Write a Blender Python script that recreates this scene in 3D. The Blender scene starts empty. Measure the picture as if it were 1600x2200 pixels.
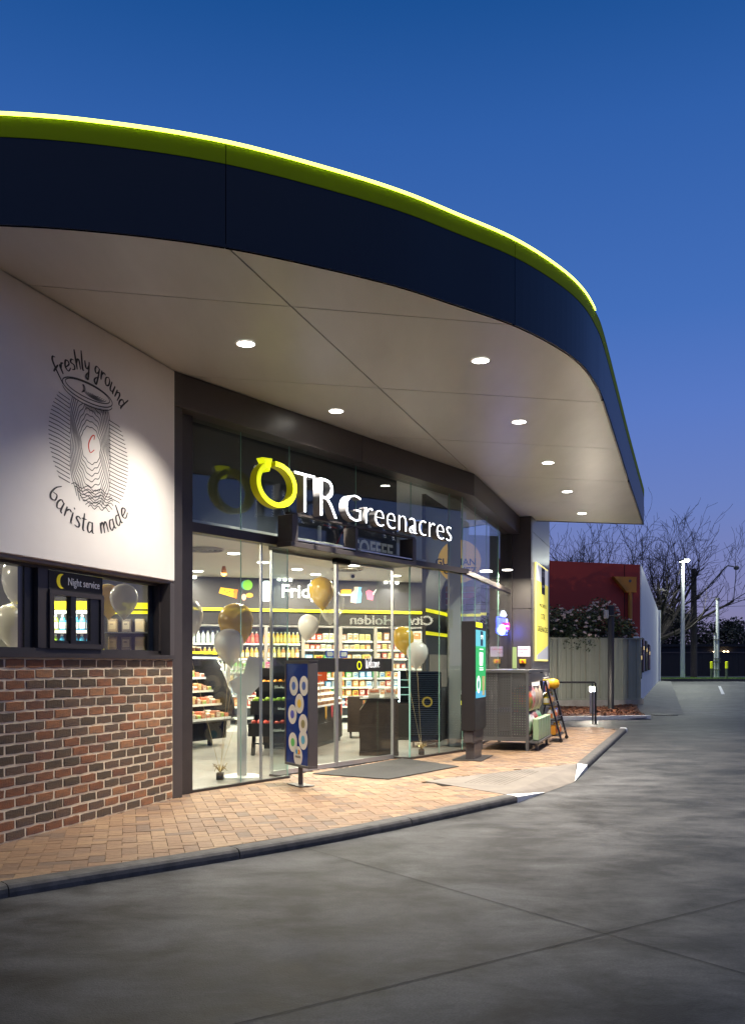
import bpy, bmesh, math, random
from mathutils import Vector, Matrix
RND = random.Random(11)
S = bpy.context.scene
COL = S.collection
rad = math.radians

# ------------------------------------------------------------------ camera, sky, exposure
FPX, PCX, HOR, ZC = 1960.0, 800.0, 1429.0, 1.41      # focal length and principal point in photo pixels, eye height
cam = bpy.data.cameras.new('camera'); cam_o = bpy.data.objects.new('camera', cam); COL.objects.link(cam_o)
cam_o.location = (0, 0, ZC); cam_o.rotation_euler = (rad(90), 0, 0)
cam.sensor_fit = 'HORIZONTAL'; cam.sensor_width = 36; cam.lens = FPX / 1600 * 36
cam.shift_y = (HOR - 1100) / 1600
cam.clip_start = 0.05; cam.clip_end = 2000
S.camera = cam_o

world = bpy.data.worlds.new('World'); S.world = world; world.use_nodes = True
wn, wl = world.node_tree.nodes, world.node_tree.links
wn.clear()
w_out = wn.new('ShaderNodeOutputWorld'); w_bg = wn.new('ShaderNodeBackground')
w_sky = wn.new('ShaderNodeTexSky'); w_sky.sky_type = 'NISHITA'; w_sky.sun_disc = False
w_sky.sun_elevation = rad(-1.5); w_sky.sun_rotation = rad(60); w_sky.altitude = 50
w_sky.air_density = 1.0; w_sky.dust_density = 0.6; w_sky.ozone_density = 4.0
# dusk colour of the whole dome by height above the horizon
w_geo = wn.new('ShaderNodeTexCoord'); w_sep = wn.new('ShaderNodeSeparateXYZ'); w_rmp = wn.new('ShaderNodeValToRGB')
wl.new(w_geo.outputs['Generated'], w_sep.inputs[0]); wl.new(w_sep.outputs['Z'], w_rmp.inputs[0])
cr = w_rmp.color_ramp
for p, c in ((0.0, (0.27, 0.225, 0.38)), (0.09, (0.215, 0.23, 0.49)), (0.165, (0.155, 0.225, 0.55)), (0.26, (0.105, 0.20, 0.57)),
             (0.35, (0.060, 0.165, 0.51)), (0.50, (0.030, 0.122, 0.42)), (0.60, (0.008, 0.080, 0.30)), (1.0, (0.005, 0.04, 0.16))):
    e = cr.elements.new(p); e.color = (*c, 1)
cr.elements.remove(cr.elements[0]); cr.elements.remove(cr.elements[-1])
w_mix = wn.new('ShaderNodeMix'); w_mix.data_type = 'RGBA'; w_mix.inputs[0].default_value = 0.9
wl.new(w_sky.outputs[0], w_mix.inputs[6]); wl.new(w_rmp.outputs[0], w_mix.inputs[7])
wl.new(w_mix.outputs[2], w_bg.inputs[0]); w_bg.inputs[1].default_value = 1.0
wl.new(w_bg.outputs[0], w_out.inputs[0])

S.view_settings.view_transform = 'Standard'; S.view_settings.look = 'None'
S.view_settings.exposure = 0.0; S.view_settings.gamma = 1.0
S.render.engine = 'CYCLES'
cy = S.cycles
cy.use_denoising = True; cy.max_bounces = 8; cy.diffuse_bounces = 4; cy.glossy_bounces = 4
cy.transparent_max_bounces = 24; cy.transmission_bounces = 6
cy.caustics_reflective = False; cy.caustics_refractive = False; cy.sample_clamp_indirect = 6.0
try: cy.denoiser = 'OPENIMAGEDENOISE'
except Exception: pass

# ------------------------------------------------------------------ places
def G(px, py, z=0.0):
    k = (ZC - z) / (py - HOR); return Vector(((px - PCX) * k, FPX * k, z))
def W(px, py, Y):
    return Vector(((px - PCX) / FPX * Y, Y, ZC + (HOR - py) / FPX * Y))
class Frame:
    def __init__(s, ox, oy, th):
        s.o = Vector((ox, oy, 0)); t = rad(th); s.u = Vector((math.sin(t), math.cos(t), 0)); s.n = Vector((-math.cos(t), math.sin(t), 0)); s.rz = rad(90 - th)
    def __call__(s, x, y=0, z=0): return s.o + s.u * x + s.n * y + Vector((0, 0, z))
    def inv(s, p):
        d = Vector(p) - s.o; return d.dot(s.u), d.dot(s.n)
FA = Frame(-2.10, 9.60, 18.5)       # brick and white wall
FB = Frame(-2.089, 9.569, 35.8)     # entrance front
FC = Frame(1.64, 14.74, 18.5)       # short front beyond the corner
FK = Frame(-3.75, 19.0, 73.0)       # fridge wall at the back
FW = Frame(0, 0, 90)                # world aligned (x right, y away)
SOF = 4.51

# ------------------------------------------------------------------ mesh helpers
class MB:
    def __init__(s): s.v, s.f, s.m = [], [], []
    def face(s, pts, m=0):
        i = len(s.v); s.v += [tuple(p) for p in pts]; s.f.append(tuple(range(i, i + len(pts)))); s.m.append(m); return s
    def box(s, x0, x1, y0, y1, z0, z1, m=0):
        i = len(s.v)
        s.v += [(x0,y0,z0),(x1,y0,z0),(x1,y1,z0),(x0,y1,z0),(x0,y0,z1),(x1,y0,z1),(x1,y1,z1),(x0,y1,z1)]
        for q in ((3,2,1,0),(4,5,6,7),(0,1,5,4),(1,2,6,5),(2,3,7,6),(3,0,4,7)): s.f.append(tuple(i+k for k in q)); s.m.append(m)
        return s
    def cbox(s, x0, x1, y0, y1, z0, z1, c, m=0):
        # box with chamfered edges
        bm = bmesh.new(); bmesh.ops.create_cube(bm, size=1)
        for v in bm.verts: v.co = ((x0+x1)/2+v.co.x*(x1-x0), (y0+y1)/2+v.co.y*(y1-y0), (z0+z1)/2+v.co.z*(z1-z0))
        bmesh.ops.bevel(bm, geom=bm.edges[:], offset=c, segments=1, affect='EDGES', profile=.5)
        bm.verts.index_update(); i = len(s.v); s.v += [tuple(v.co) for v in bm.verts]
        for f in bm.faces: s.f.append(tuple(i+v.index for v in f.verts)); s.m.append(m)
        bm.free(); return s
    def prism(s, poly, z0, z1, m=0, axis='z'):
        n = len(poly); i = len(s.v)
        def P(a, b, c): return (a, b, c) if axis == 'z' else ((a, c, b) if axis == 'y' else (c, a, b))
        s.v += [P(p[0], p[1], z0) for p in poly] + [P(p[0], p[1], z1) for p in poly]
        s.f.append(tuple(i+k for k in reversed(range(n)))); s.f.append(tuple(i+n+k for k in range(n))); s.m += [m, m]
        for k in range(n): s.f.append((i+k, i+(k+1)%n, i+n+(k+1)%n, i+n+k)); s.m.append(m)
        return s
    def tube(s, pts, rs, n=8, m=0, cap=True):
        pts = [Vector(p) for p in pts]
        if not hasattr(rs, '__len__'): rs = [rs]*len(pts)
        i0 = len(s.v); up = None
        for k, p in enumerate(pts):
            d = (pts[min(k+1, len(pts)-1)] - pts[max(k-1, 0)])
            d = d.normalized() if d.length > 1e-9 else Vector((0,0,1))
            a = d.orthogonal().normalized() if up is None else (up - d*up.dot(d)).normalized()
            up = a; b = d.cross(a)
            for j in range(n):
                t = 2*math.pi*j/n; s.v.append(tuple(p + (a*math.cos(t)+b*math.sin(t))*rs[k]))
        for k in range(len(pts)-1):
            for j in range(n):
                s.f.append((i0+k*n+j, i0+k*n+(j+1)%n, i0+(k+1)*n+(j+1)%n, i0+(k+1)*n+j)); s.m.append(m)
        if cap:
            s.f.append(tuple(i0+j for j in reversed(range(n)))); s.f.append(tuple(i0+(len(pts)-1)*n+j for j in range(n))); s.m += [m, m]
        return s
    def lathe(s, prof, n=12, c=(0,0,0), ms=None):
        i0 = len(s.v)
        for r, z in prof:
            for j in range(n):
                t = 2*math.pi*j/n; s.v.append((c[0]+r*math.cos(t), c[1]+r*math.sin(t), c[2]+z))
        for k in range(len(prof)-1):
            for j in range(n):
                s.f.append((i0+k*n+j, i0+k*n+(j+1)%n, i0+(k+1)*n+(j+1)%n, i0+(k+1)*n+j)); s.m.append(ms[k] if ms else 0)
        s.f.append(tuple(i0+j for j in reversed(range(n)))); s.m.append(ms[0] if ms else 0)
        s.f.append(tuple(i0+(len(prof)-1)*n+j for j in range(n))); s.m.append(ms[-1] if ms else 0)
        return s
    def ribbon(s, pts, w, y, m=0, brush=None):
        # flat stroke in the x-z plane at depth y, optionally thick on the upright strokes
        n = len(pts); L, Rr = [], []
        for k in range(n):
            a, b = pts[max(k-1,0)], pts[min(k+1,n-1)]; dx, dz = b[0]-a[0], b[1]-a[1]; l = math.hypot(dx, dz) or 1
            ww = w
            if brush: ww = w*(brush+(1-brush)*abs(dz)/l) * (0.55+0.45*math.sin(math.pi*min(1, (k+0.6)/n*1.05)) )
            nx, nz = -dz/l*ww/2, dx/l*ww/2
            L.append((pts[k][0]+nx, y, pts[k][1]+nz)); Rr.append((pts[k][0]-nx, y, pts[k][1]-nz))
        for k in range(n-1): s.face((Rr[k], Rr[k+1], L[k+1], L[k]), m)
        return s
    def mesh(s, name, mats, smooth=False):
        me = bpy.data.meshes.new(name); me.from_pydata(s.v, [], s.f)
        for mt in (mats if isinstance(mats, (list, tuple)) else [mats]): me.materials.append(mt)
        me.polygons.foreach_set('material_index', s.m)
        if smooth: me.polygons.foreach_set('use_smooth', [True]*len(s.f))
        me.update(); return me
    def build(s, name, mats, parent=None, smooth=False, **k): return ob(name, s.mesh(name, mats, smooth), parent, **k)

def ob(name, data, parent=None, loc=None, rz=0, label=None, cat=None, group=None, kind=None):
    o = bpy.data.objects.new(name, data); COL.objects.link(o)
    if parent: o.parent = parent
    if loc is not None: o.location = loc
    if rz: o.rotation_euler = (0, 0, rz)
    if label: o['label'] = label
    if cat: o['category'] = cat
    if group: o['group'] = group
    if kind: o['kind'] = kind
    return o
def thing(name, label, cat, frame=None, at=(0,0,0), group=None, kind=None, rz=0):
    fr = frame or FW
    return ob(name, None, None, fr(*at), fr.rz + rz, label, cat, group, kind)
def placed(o, frame, at=(0,0,0), rz=0):
    o.location = frame(*at); o.rotation_euler = (0, 0, frame.rz + rz); return o
ORD = 'first second third fourth fifth sixth seventh eighth ninth tenth eleventh twelfth thirteenth fourteenth fifteenth sixteenth seventeenth eighteenth nineteenth twentieth'.split()
ORD += ['twenty-'+w for w in ORD[:9]] + ['thirtieth'] + ['thirty-'+w for w in ORD[:9]]
def copy_tree(o, parent=None):
    c = o.copy(); COL.objects.link(c); c.parent = parent
    for ch in o.children: copy_tree(ch, c)
    return c
def text(name, body, size, mt, parent, loc, extrude=0.001, rot=(rad(90),0,0), align='LEFT', sx=1.0, sp=1.0, bold=0.0, fit=None):
    cu = bpy.data.curves.new(name, 'FONT'); cu.body = body; cu.size = size; cu.extrude = extrude; cu.align_x = align; cu.space_character = sp
    cu.offset = bold; cu.resolution_u = 3
    cu.materials.append(mt); fo = bpy.data.objects.new(name, cu); me = bpy.data.meshes.new_from_object(fo); me.name = name
    bpy.data.objects.remove(fo); o = bpy.data.objects.new(name, me); COL.objects.link(o); o.parent = parent
    o.location = loc; o.rotation_euler = rot; o.scale = (sx, 1, 1)
    if fit:
        xs_ = [v.co.x for v in me.vertices]; k = (fit[1]-fit[0])/(max(xs_)-min(xs_)); o.scale = (k, 1, 1); o.location.x = fit[0]-min(xs_)*k
    return o

def clip(poly, p, d):
    # keep the part of a 2-d convex polygon left of the line through p with direction d
    out = []; n = len(poly)
    def sd(q): return d[0]*(q[1]-p[1]) - d[1]*(q[0]-p[0])
    for k in range(n):
        a, b = poly[k], poly[(k+1) % n]; sa, sb = sd(a), sd(b)
        if sa >= 0: out.append(a)
        if (sa >= 0) != (sb >= 0):
            t = sa/(sa-sb); out.append((a[0]+(b[0]-a[0])*t, a[1]+(b[1]-a[1])*t))
    return out
def catmull(pts, seg=6, closed=False):
    out = []; n = len(pts)
    for k in range(n if closed else n-1):
        if closed: p0, p1, p2, p3 = (pts[(k+j) % n] for j in (-1, 0, 1, 2))
        else: p0, p1, p2, p3 = pts[max(k-1,0)], pts[k], pts[k+1], pts[min(k+2, n-1)]
        for j in range(seg):
            t = j/seg
            out.append(tuple(0.5*(2*p1[c]+(-p0[c]+p2[c])*t+(2*p0[c]-5*p1[c]+4*p2[c]-p3[c])*t*t+(-p0[c]+3*p1[c]-3*p2[c]+p3[c])*t**3) for c in range(len(p1))))
    if not closed: out.append(tuple(pts[-1]))
    return out

# ------------------------------------------------------------------ materials
MATS = {}
def mat(name, col, rough=0.5, metal=0.0, emit=0.0, ecol=None, noise=None, bump=None, spec=None, alpha=None, coat=0.0, rnd=None, rvar=0.0):
    """noise=(scale, colour2, detail, stretch xyz)  bump=(scale, strength)  rnd=[colours picked per object]"""
    if name in MATS: return MATS[name]
    m = bpy.data.materials.new(name); m.use_nodes = True; nt = m.node_tree; N, L = nt.nodes, nt.links
    b = N['Principled BSDF']; b.inputs['Base Color'].default_value = (*col, 1); b.inputs['Roughness'].default_value = rough
    b.inputs['Metallic'].default_value = metal; b.inputs['Coat Weight'].default_value = coat
    if spec is not None: b.inputs['Specular IOR Level'].default_value = spec
    if emit: b.inputs['Emission Color'].default_value = (*(ecol or col), 1); b.inputs['Emission Strength'].default_value = emit
    tc = N.new('ShaderNodeTexCoord')
    src = None
    if rnd:
        oi = N.new('ShaderNodeObjectInfo'); rp = N.new('ShaderNodeValToRGB'); rp.color_ramp.interpolation = 'CONSTANT'
        while len(rp.color_ramp.elements) > 1: rp.color_ramp.elements.remove(rp.color_ramp.elements[-1])
        for k, c in enumerate(rnd):
            e = rp.color_ramp.elements[0] if k == 0 else rp.color_ramp.elements.new(k/len(rnd))
            e.position = k/len(rnd); e.color = (*c, 1)
        L.new(oi.outputs['Random'], rp.inputs[0]); src = rp.outputs[0]
    if noise:
        sc, c2, det = noise[:3]
        mp = N.new('ShaderNodeMapping'); L.new(tc.outputs['Object'], mp.inputs[0])
        if len(noise) > 3: mp.inputs['Scale'].default_value = noise[3]
        if rnd:
            oi2 = N.new('ShaderNodeObjectInfo'); vm = N.new('ShaderNodeVectorMath'); vm.operation = 'SCALE'
            vm.inputs[0].default_value = (37, 19, 53); L.new(oi2.outputs['Random'], vm.inputs['Scale']); L.new(vm.outputs[0], mp.inputs['Location'])
        nz = N.new('ShaderNodeTexNoise'); nz.inputs['Scale'].default_value = sc; nz.inputs['Detail'].default_value = det; nz.inputs['Roughness'].default_value = .6
        L.new(mp.outputs[0], nz.inputs['Vector'])
        mr = N.new('ShaderNodeMapRange'); mr.inputs[1].default_value = .34; mr.inputs[2].default_value = .66; L.new(nz.outputs[0], mr.inputs[0])
        mx = N.new('ShaderNodeMix'); mx.data_type = 'RGBA'; L.new(mr.outputs[0], mx.inputs[0])
        if src: L.new(src, mx.inputs[6])
        else: mx.inputs[6].default_value = (*col, 1)
        mx.inputs[7].default_value = (*c2, 1)
        if src:
            mul = N.new('ShaderNodeMath'); mul.operation = 'MULTIPLY'; mul.inputs[1].default_value = 0.55; L.new(mr.outputs[0], mul.inputs[0]); L.new(mul.outputs[0], mx.inputs[0])
        src = mx.outputs[2]
        if rvar:
            rr = N.new('ShaderNodeMapRange'); rr.inputs[3].default_value = rough-rvar; rr.inputs[4].default_value = rough+rvar
            L.new(nz.outputs[0], rr.inputs[0]); L.new(rr.outputs[0], b.inputs['Roughness'])
    if src:
        L.new(src, b.inputs['Base Color'])
        if emit and not ecol: L.new(src, b.inputs['Emission Color'])
    if bump:
        nb = N.new('ShaderNodeTexNoise'); nb.inputs['Scale'].default_value = bump[0]; nb.inputs['Detail'].default_value = 4
        L.new(tc.outputs['Object'], nb.inputs['Vector']); bn = N.new('ShaderNodeBump'); bn.inputs['Strength'].default_value = bump[1]; bn.inputs['Distance'].default_value = 0.01
        L.new(nb.outputs[0], bn.inputs['Height']); L.new(bn.outputs[0], b.inputs['Normal'])
    if alpha is not None: b.inputs['Alpha'].default_value = alpha
    MATS[name] = m; return m
def glass_mat(name, tint=(.93,.965,.95), refl=1.0, f0=.045):
    m = bpy.data.materials.new(name); m.use_nodes = True; N, L = m.node_tree.nodes, m.node_tree.links; N.clear()
    o = N.new('ShaderNodeOutputMaterial'); t = N.new('ShaderNodeBsdfTransparent'); t.inputs[0].default_value = (*tint, 1)
    g = N.new('ShaderNodeBsdfGlossy'); g.inputs['Roughness'].default_value = 0.0; g.inputs[0].default_value = (refl, refl, refl, 1)
    lw = N.new('ShaderNodeLayerWeight'); lw.inputs[0].default_value = .5
    p = N.new('ShaderNodeMath'); p.operation = 'POWER'; p.inputs[1].default_value = 5; L.new(lw.outputs['Facing'], p.inputs[0])
    a = N.new('ShaderNodeMath'); a.operation = 'MULTIPLY_ADD'; a.inputs[1].default_value = 1-f0; a.inputs[2].default_value = f0; L.new(p.outputs[0], a.inputs[0])
    x = N.new('ShaderNodeMixShader'); L.new(a.outputs[0], x.inputs[0]); L.new(t.outputs[0], x.inputs[1]); L.new(g.outputs[0], x.inputs[2]); L.new(x.outputs[0], o.inputs[0])
    return m
GLASS = glass_mat('clear_glass')
GLASS_EDGE = mat('glass_edge', (.30,.55,.45), .15, emit=0.0)
BRONZE = mat('dark_bronze', (.030,.025,.024), .42, noise=(6,(.038,.032,.030),3))
BRONZE2 = mat('bronze_satin', (.058,.050,.048), .38, noise=(3,(.066,.057,.054),2))
BLACK = mat('black_satin', (.008,.008,.009), .35)
BLACKM = mat('black_matt', (.012,.011,.011), .6)
NAVY = mat('navy_panel', (.0022,.0042,.0105), .40, noise=(1.2,(.0032,.0055,.011),3), bump=(2.0,.02), spec=.35)
NAVYG = mat('navy_gloss', (.004,.007,.016), .2)
LIME = mat('lime_panel', (.30,.365,.004), .75, spec=.08)
LIMEE = mat('lime_lit', (.80,.88,.008), .4, emit=.85)
YEL = mat('yellow_lit', (.85,.75,.01), .4, emit=.75, ecol=(.95,.88,.012))
WHITEP = mat('white_paint', (.82,.78,.72), .6, noise=(2,(.78,.74,.68),4), bump=(160,.05))
STEEL = mat('steel', (.50,.50,.50), .3, metal=1.0)
ALU = mat('aluminium', (.62,.62,.63), .35, metal=.9)
GREYM = mat('grey_metal', (.075,.075,.075), .45, metal=.3)
INK = mat('wall_ink', (.018,.016,.016), .6)
REDINK = mat('red_ink', (.62,.05,.02), .6)
WHITEE = mat('white_lit', (.95,.95,.97), .5, emit=4.0, ecol=(.92,.95,1.0))
LAMPW = mat('lamp_warm', (1,.95,.85), .5, emit=22.0, ecol=(1,.95,.86))
LAMPI = mat('lamp_inside', (1,.97,.92), .5, emit=14.0, ecol=(1,.94,.84))
PAPER = mat('paper', (.72,.72,.70), .6)
def spot(name, loc, power, size=95, blend=.25, col=(1,.92,.82), radius=.06, parent=None, rot=(0,0,0)):
    l = bpy.data.lights.new(name, 'SPOT'); l.energy = power; l.spot_size = rad(size); l.spot_blend = blend; l.color = col; l.shadow_soft_size = radius
    o = bpy.data.objects.new(name, l); COL.objects.link(o); o.location = loc; o.rotation_euler = rot; o.parent = parent; return o
def area(name, loc, power, sx, sy=None, col=(1,.92,.82), parent=None, rot=(0,0,0), spread=180):
    l = bpy.data.lights.new(name, 'AREA'); l.energy = power; l.size = sx; l.color = col; l.spread = rad(spread)
    if sy: l.shape = 'RECTANGLE'; l.size_y = sy
    else: l.shape = 'DISK'
    o = bpy.data.objects.new(name, l); COL.objects.link(o); o.location = loc; o.rotation_euler = rot; o.parent = parent; return o

# ------------------------------------------------------------------ ground
ROAD = -0.075
def road_z(y): return ROAD + max(0, min(y, 60) - 22) * 0.0150
ASPH = mat('forecourt_asphalt', (.015,.015,.0155), .64, noise=(1.3,(.125,.126,.127),12,(1.0,1.5,1)), bump=(140,.30), rvar=.18, spec=.22)
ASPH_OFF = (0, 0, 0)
def tune_asphalt():
    # smoky stains plus fine grain; broadest noise also stands in for foreground light falloff
    nt = ASPH.node_tree; N, L = nt.nodes, nt.links; b = N['Principled BSDF']
    tc = N.new('ShaderNodeTexCoord'); n2 = N.new('ShaderNodeTexNoise'); n2.inputs['Scale'].default_value = 90; n2.inputs['Detail'].default_value = 3
    L.new(tc.outputs['Object'], n2.inputs['Vector'])
    old = b.inputs['Base Color'].links[0].from_socket
    mx = N.new('ShaderNodeMix'); mx.data_type = 'RGBA'; mx.blend_type = 'MULTIPLY'; mx.inputs[0].default_value = .5
    r = N.new('ShaderNodeMapRange'); r.inputs[1].default_value = .3; r.inputs[2].default_value = .7; r.inputs[3].default_value = .45; r.inputs[4].default_value = 1.3
    L.new(n2.outputs[0], r.inputs[0]); L.new(old, mx.inputs[6]); L.new(r.outputs[0], mx.inputs[7]); L.new(mx.outputs[2], b.inputs['Base Color'])
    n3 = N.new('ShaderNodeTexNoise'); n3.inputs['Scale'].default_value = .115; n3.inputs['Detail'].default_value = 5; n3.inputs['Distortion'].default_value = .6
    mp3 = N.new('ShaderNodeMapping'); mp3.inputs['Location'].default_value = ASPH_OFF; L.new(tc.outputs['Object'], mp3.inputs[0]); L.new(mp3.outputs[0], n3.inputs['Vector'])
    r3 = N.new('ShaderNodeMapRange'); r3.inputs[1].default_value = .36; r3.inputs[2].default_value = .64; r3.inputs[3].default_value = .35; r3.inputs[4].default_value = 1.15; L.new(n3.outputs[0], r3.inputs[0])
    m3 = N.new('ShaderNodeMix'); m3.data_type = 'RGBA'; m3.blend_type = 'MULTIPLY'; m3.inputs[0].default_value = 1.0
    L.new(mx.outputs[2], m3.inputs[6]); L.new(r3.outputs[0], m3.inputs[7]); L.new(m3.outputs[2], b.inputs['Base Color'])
    for nd in N:
        if nd.type == 'TEX_NOISE' and abs(nd.inputs['Scale'].default_value-1.3) < .01: nd.inputs['Distortion'].default_value = .25; nd.inputs['Roughness'].default_value = .68
        if nd.type == 'MAP_RANGE' and abs(nd.inputs[1].default_value-.34) < .001 and abs(nd.inputs[2].default_value-.66) < .001: nd.inputs[1].default_value = .39; nd.inputs[2].default_value = .63
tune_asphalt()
g = MB(); ys = [-200, -20, 0, 8, 14, 22, 30, 40, 50, 60, 120, 900]; xs = [-900, -60, -20, -8, 0, 8, 20, 60, 900]
for j in range(len(ys)-1):
    for i in range(len(xs)-1):
        g.face([(xs[i],ys[j],road_z(ys[j])),(xs[i+1],ys[j],road_z(ys[j])),(xs[i+1],ys[j+1],road_z(ys[j+1])),(xs[i],ys[j+1],road_z(ys[j+1]))])
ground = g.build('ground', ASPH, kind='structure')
JOINT = mat('joint_sealant', (.007,.007,.007), .9)
def strip(p, q, w):
    d = (q-p); d.z = 0; d.normalize(); n = Vector((-d.y, d.x, 0))*w/2
    return [p-n, q-n, q+n, p+n]
for a, b in (((540,1790),(1900,2180)), ((300,2253),(1900,1860))):
    p, q = G(*a, ROAD), G(*b, ROAD)
    MB().face([v+Vector((0,0,.004)) for v in strip(p, q, .007)]).build('expansion_joint', JOINT, ground)

# ------------------------------------------------------------------ pavement with pavers and kerb
K1 = [(-4.6,3.9), (-2.41,5.92), (-.4,7.74), (1.45,9.9)]
K2 = [(2.93,13.04), (5.60,20.55)]
chain = K1 + K2
SAND = mat('joint_sand', (.10,.075,.055), .9, noise=(30,(.05,.04,.03),4))
pave_poly = chain + [(3.2,21.3), (-1,16), (-5,10), (-7,5)]
pavement = MB().prism(pave_poly, -.16, -.022).build('pavement', SAND, kind='structure')
PAVC = [(0.232, 0.1359, 0.0722), (0.264, 0.162, 0.0874), (0.196, 0.1169, 0.0669), (0.148, 0.0932, 0.0608), (0.296, 0.1857, 0.0988), (0.216, 0.1327, 0.0775)]
PAVM = [mat('paver_%d' % k, c, .62, noise=(14, tuple(v*.72 for v in c), 5), bump=(90,.22), rvar=.1) for k, c in enumerate(PAVC)]
RAMP_IN = [tuple(G(911,1679)[:2]), tuple(K1[-1]), tuple(K2[0])]
def in_tri(p, t):
    s = [ (t[(k+1)%3][0]-t[k][0])*(p[1]-t[k][1]) - (t[(k+1)%3][1]-t[k][1])*(p[0]-t[k][0]) for k in range(3)]
    return all(v >= 0 for v in s) or all(v <= 0 for v in s)
def paver_mesh(poly, mt, name='paver'):
    n = len(poly); cx = sum(p[0] for p in poly)/n; cy_ = sum(p[1] for p in poly)/n
    m = MB(); rings = []
    for ins, z in ((.0012, -.03), (.0012, -.004), (.0045, 0)):
        rings.append([(p[0]+(cx-p[0])*ins/max(.03, math.hypot(p[0]-cx, p[1]-cy_)), p[1]+(cy_-p[1])*ins/max(.03, math.hypot(p[0]-cx, p[1]-cy_)), z) for p in poly])
    for k in range(2):
        for j in range(n): m.face((rings[k][j], rings[k][(j+1)%n], rings[k+1][(j+1)%n], rings[k+1][j]))
    m.face(rings[2]); return m
HX = Frame(-6, 4, 75.0); PW = .115
ux, nx_ = HX.u.xy, HX.n.xy
lines = [(chain[k], (chain[k+1][0]-chain[k][0], chain[k+1][1]-chain[k][1])) for k in range(len(chain)-1)]
END = ((5.60,20.55), (-1, .10))
wholes = {}
cells = []
for X in range(-5, 130):
    for Y in range(-70, 150):
        r = (X-Y) % 4
        if r not in (0, 3): continue
        w, h = (2, 1) if r == 0 else (1, 2)
        loc = [(X*PW, Y*PW), ((X+w)*PW, Y*PW), ((X+w)*PW, (Y+h)*PW), (X*PW, (Y+h)*PW)]
        wp = [tuple(HX(*q)[:2]) for q in loc]
        c = (sum(p[0] for p in wp)/4, sum(p[1] for p in wp)/4)
        if c[1] < 4.5 or c[1] > 20.9: continue
        sx = PCX + FPX*c[0]/c[1]
        if sx < -700 or sx > 1420: continue
        if any(d[0]*(c[1]-p[1])-d[1]*(c[0]-p[0]) < -.16*math.hypot(*d) for p, d in lines): continue
        ta, ya = FA.inv((*c, 0)); tb, yb = FB.inv((*c, 0)); tc_, yc = FC.inv((*c, 0))
        if ta < .05 and ya > .12: continue
        if -.1 < tb < 6.5 and ta > 0 and yb > .40: continue
        if tb > 6.4 and tc_ > 0 and yc > .35: continue
        if in_tri(c, RAMP_IN): continue
        poly = wp; cut = False
        for p, d in lines + [END]:
            q = clip(poly, p, d)
            if len(q) != len(poly) or any(abs(a[0]-b[0])+abs(a[1]-b[1]) > 1e-6 for a, b in zip(q, poly)): cut = True
            poly = q
            if len(poly) < 3: break
        if len(poly) < 3: continue
        cells.append((c[1]+abs(sx-700)*.001, c, poly if cut else None, (w, h), (0 <= sx <= 1420)))
cells.sort(key=lambda t: (not t[4], t[0]))
rest = MB(); tmp = []
for i, (_, c, poly, wh, vis) in enumerate(cells):
    k = RND.randrange(len(PAVM)) if RND.random() < .75 else (0 if RND.random() < .5 else 1)
    dz = RND.uniform(-.0018, .0018)
    if i < 300 and vis:
        if poly is None:
            if (wh, k) not in wholes:
                w, h = wh
                lp = [(-w*PW/2,-h*PW/2),(w*PW/2,-h*PW/2),(w*PW/2,h*PW/2),(-w*PW/2,h*PW/2)]
                wholes[wh, k] = paver_mesh(lp, None).mesh('paver', PAVM[k])
            o = ob('paver', wholes[wh, k], pavement, (c[0], c[1], dz), HX.rz)
            o.rotation_euler = (RND.uniform(-.004,.004), RND.uniform(-.004,.004), HX.rz)
        else:
            m = paver_mesh([(p[0]-c[0], p[1]-c[1]) for p in poly], None); m.build('paver', PAVM[k], pavement, loc=(c[0], c[1], dz))
    else:
        if poly is None:
            w, h = wh; a = HX.u.xy*(w*PW/2); b = HX.n.xy*(h*PW/2); cc = Vector(c)
            poly = [tuple(cc-a-b), tuple(cc+a-b), tuple(cc+a+b), tuple(cc-a+b)]
        m = paver_mesh(poly, None); off = len(rest.v)
        rest.v += [(v[0], v[1], v[2]+dz) for v in m.v]; rest.f += [tuple(off+q for q in f) for f in m.f]; rest.m += [k]*len(m.f)
o = rest.build('distant_pavers', PAVM, pavement, kind='stuff')

KERBM = mat('kerb_concrete', (.085,.08,.075), .75, noise=(9,(.04,.038,.036),6), bump=(70,.25))
CONC = mat('ramp_concrete', (.20,.172,.142), .8, noise=(2.2,(.13,.112,.094),8), bump=(90,.15))
KWHITE = mat('kerb_white_paint', (.78,.78,.76), .55, noise=(18,(.66,.65,.63),5))
kerb = ob('kerb', None, kind='structure')
PROF = [(-.012,-.16), (-.012,.004), (.085,.004), (.112,-.003), (.128,-.020), (.136,-.045), (.140,-.16)]
def sweep(pts, prof, mt, name, parent):
    m = MB(); rows = []
    for k, p in enumerate(pts):
        a, b = Vector(pts[max(k-1,0)]), Vector(pts[min(k+1,len(pts)-1)]); d = (b-a).normalized(); n = Vector((d.y, -d.x))
        rows.append([(p[0]+n.x*o_, p[1]+n.y*o_, z) for o_, z in prof])
    for k in range(len(rows)-1):
        for j in range(len(prof)-1): m.face((rows[k][j], rows[k+1][j], rows[k+1][j+1], rows[k][j+1]))
    m.face(rows[0][::-1]); m.face(rows[-1]); return m.build(name, mt, parent)
def along(poly, s0, s1, step=.25):
    out = []; acc = 0; tot = [0]
    P = [Vector(p) for p in poly]
    for a, b in zip(P, P[1:]): tot.append(tot[-1]+(b-a).length)
    s = s0
    while True:
        for k in range(len(P)-1):
            if tot[k] <= s <= tot[k+1]+1e-9: out.append(tuple(P[k].lerp(P[k+1], (s-tot[k])/(tot[k+1]-tot[k])))); break
        if s >= s1-1e-9: break
        s = min(s+step, s1)
    return out
def plen(poly): return sum((Vector(b)-Vector(a)).length for a, b in zip(poly, poly[1:]))
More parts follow.
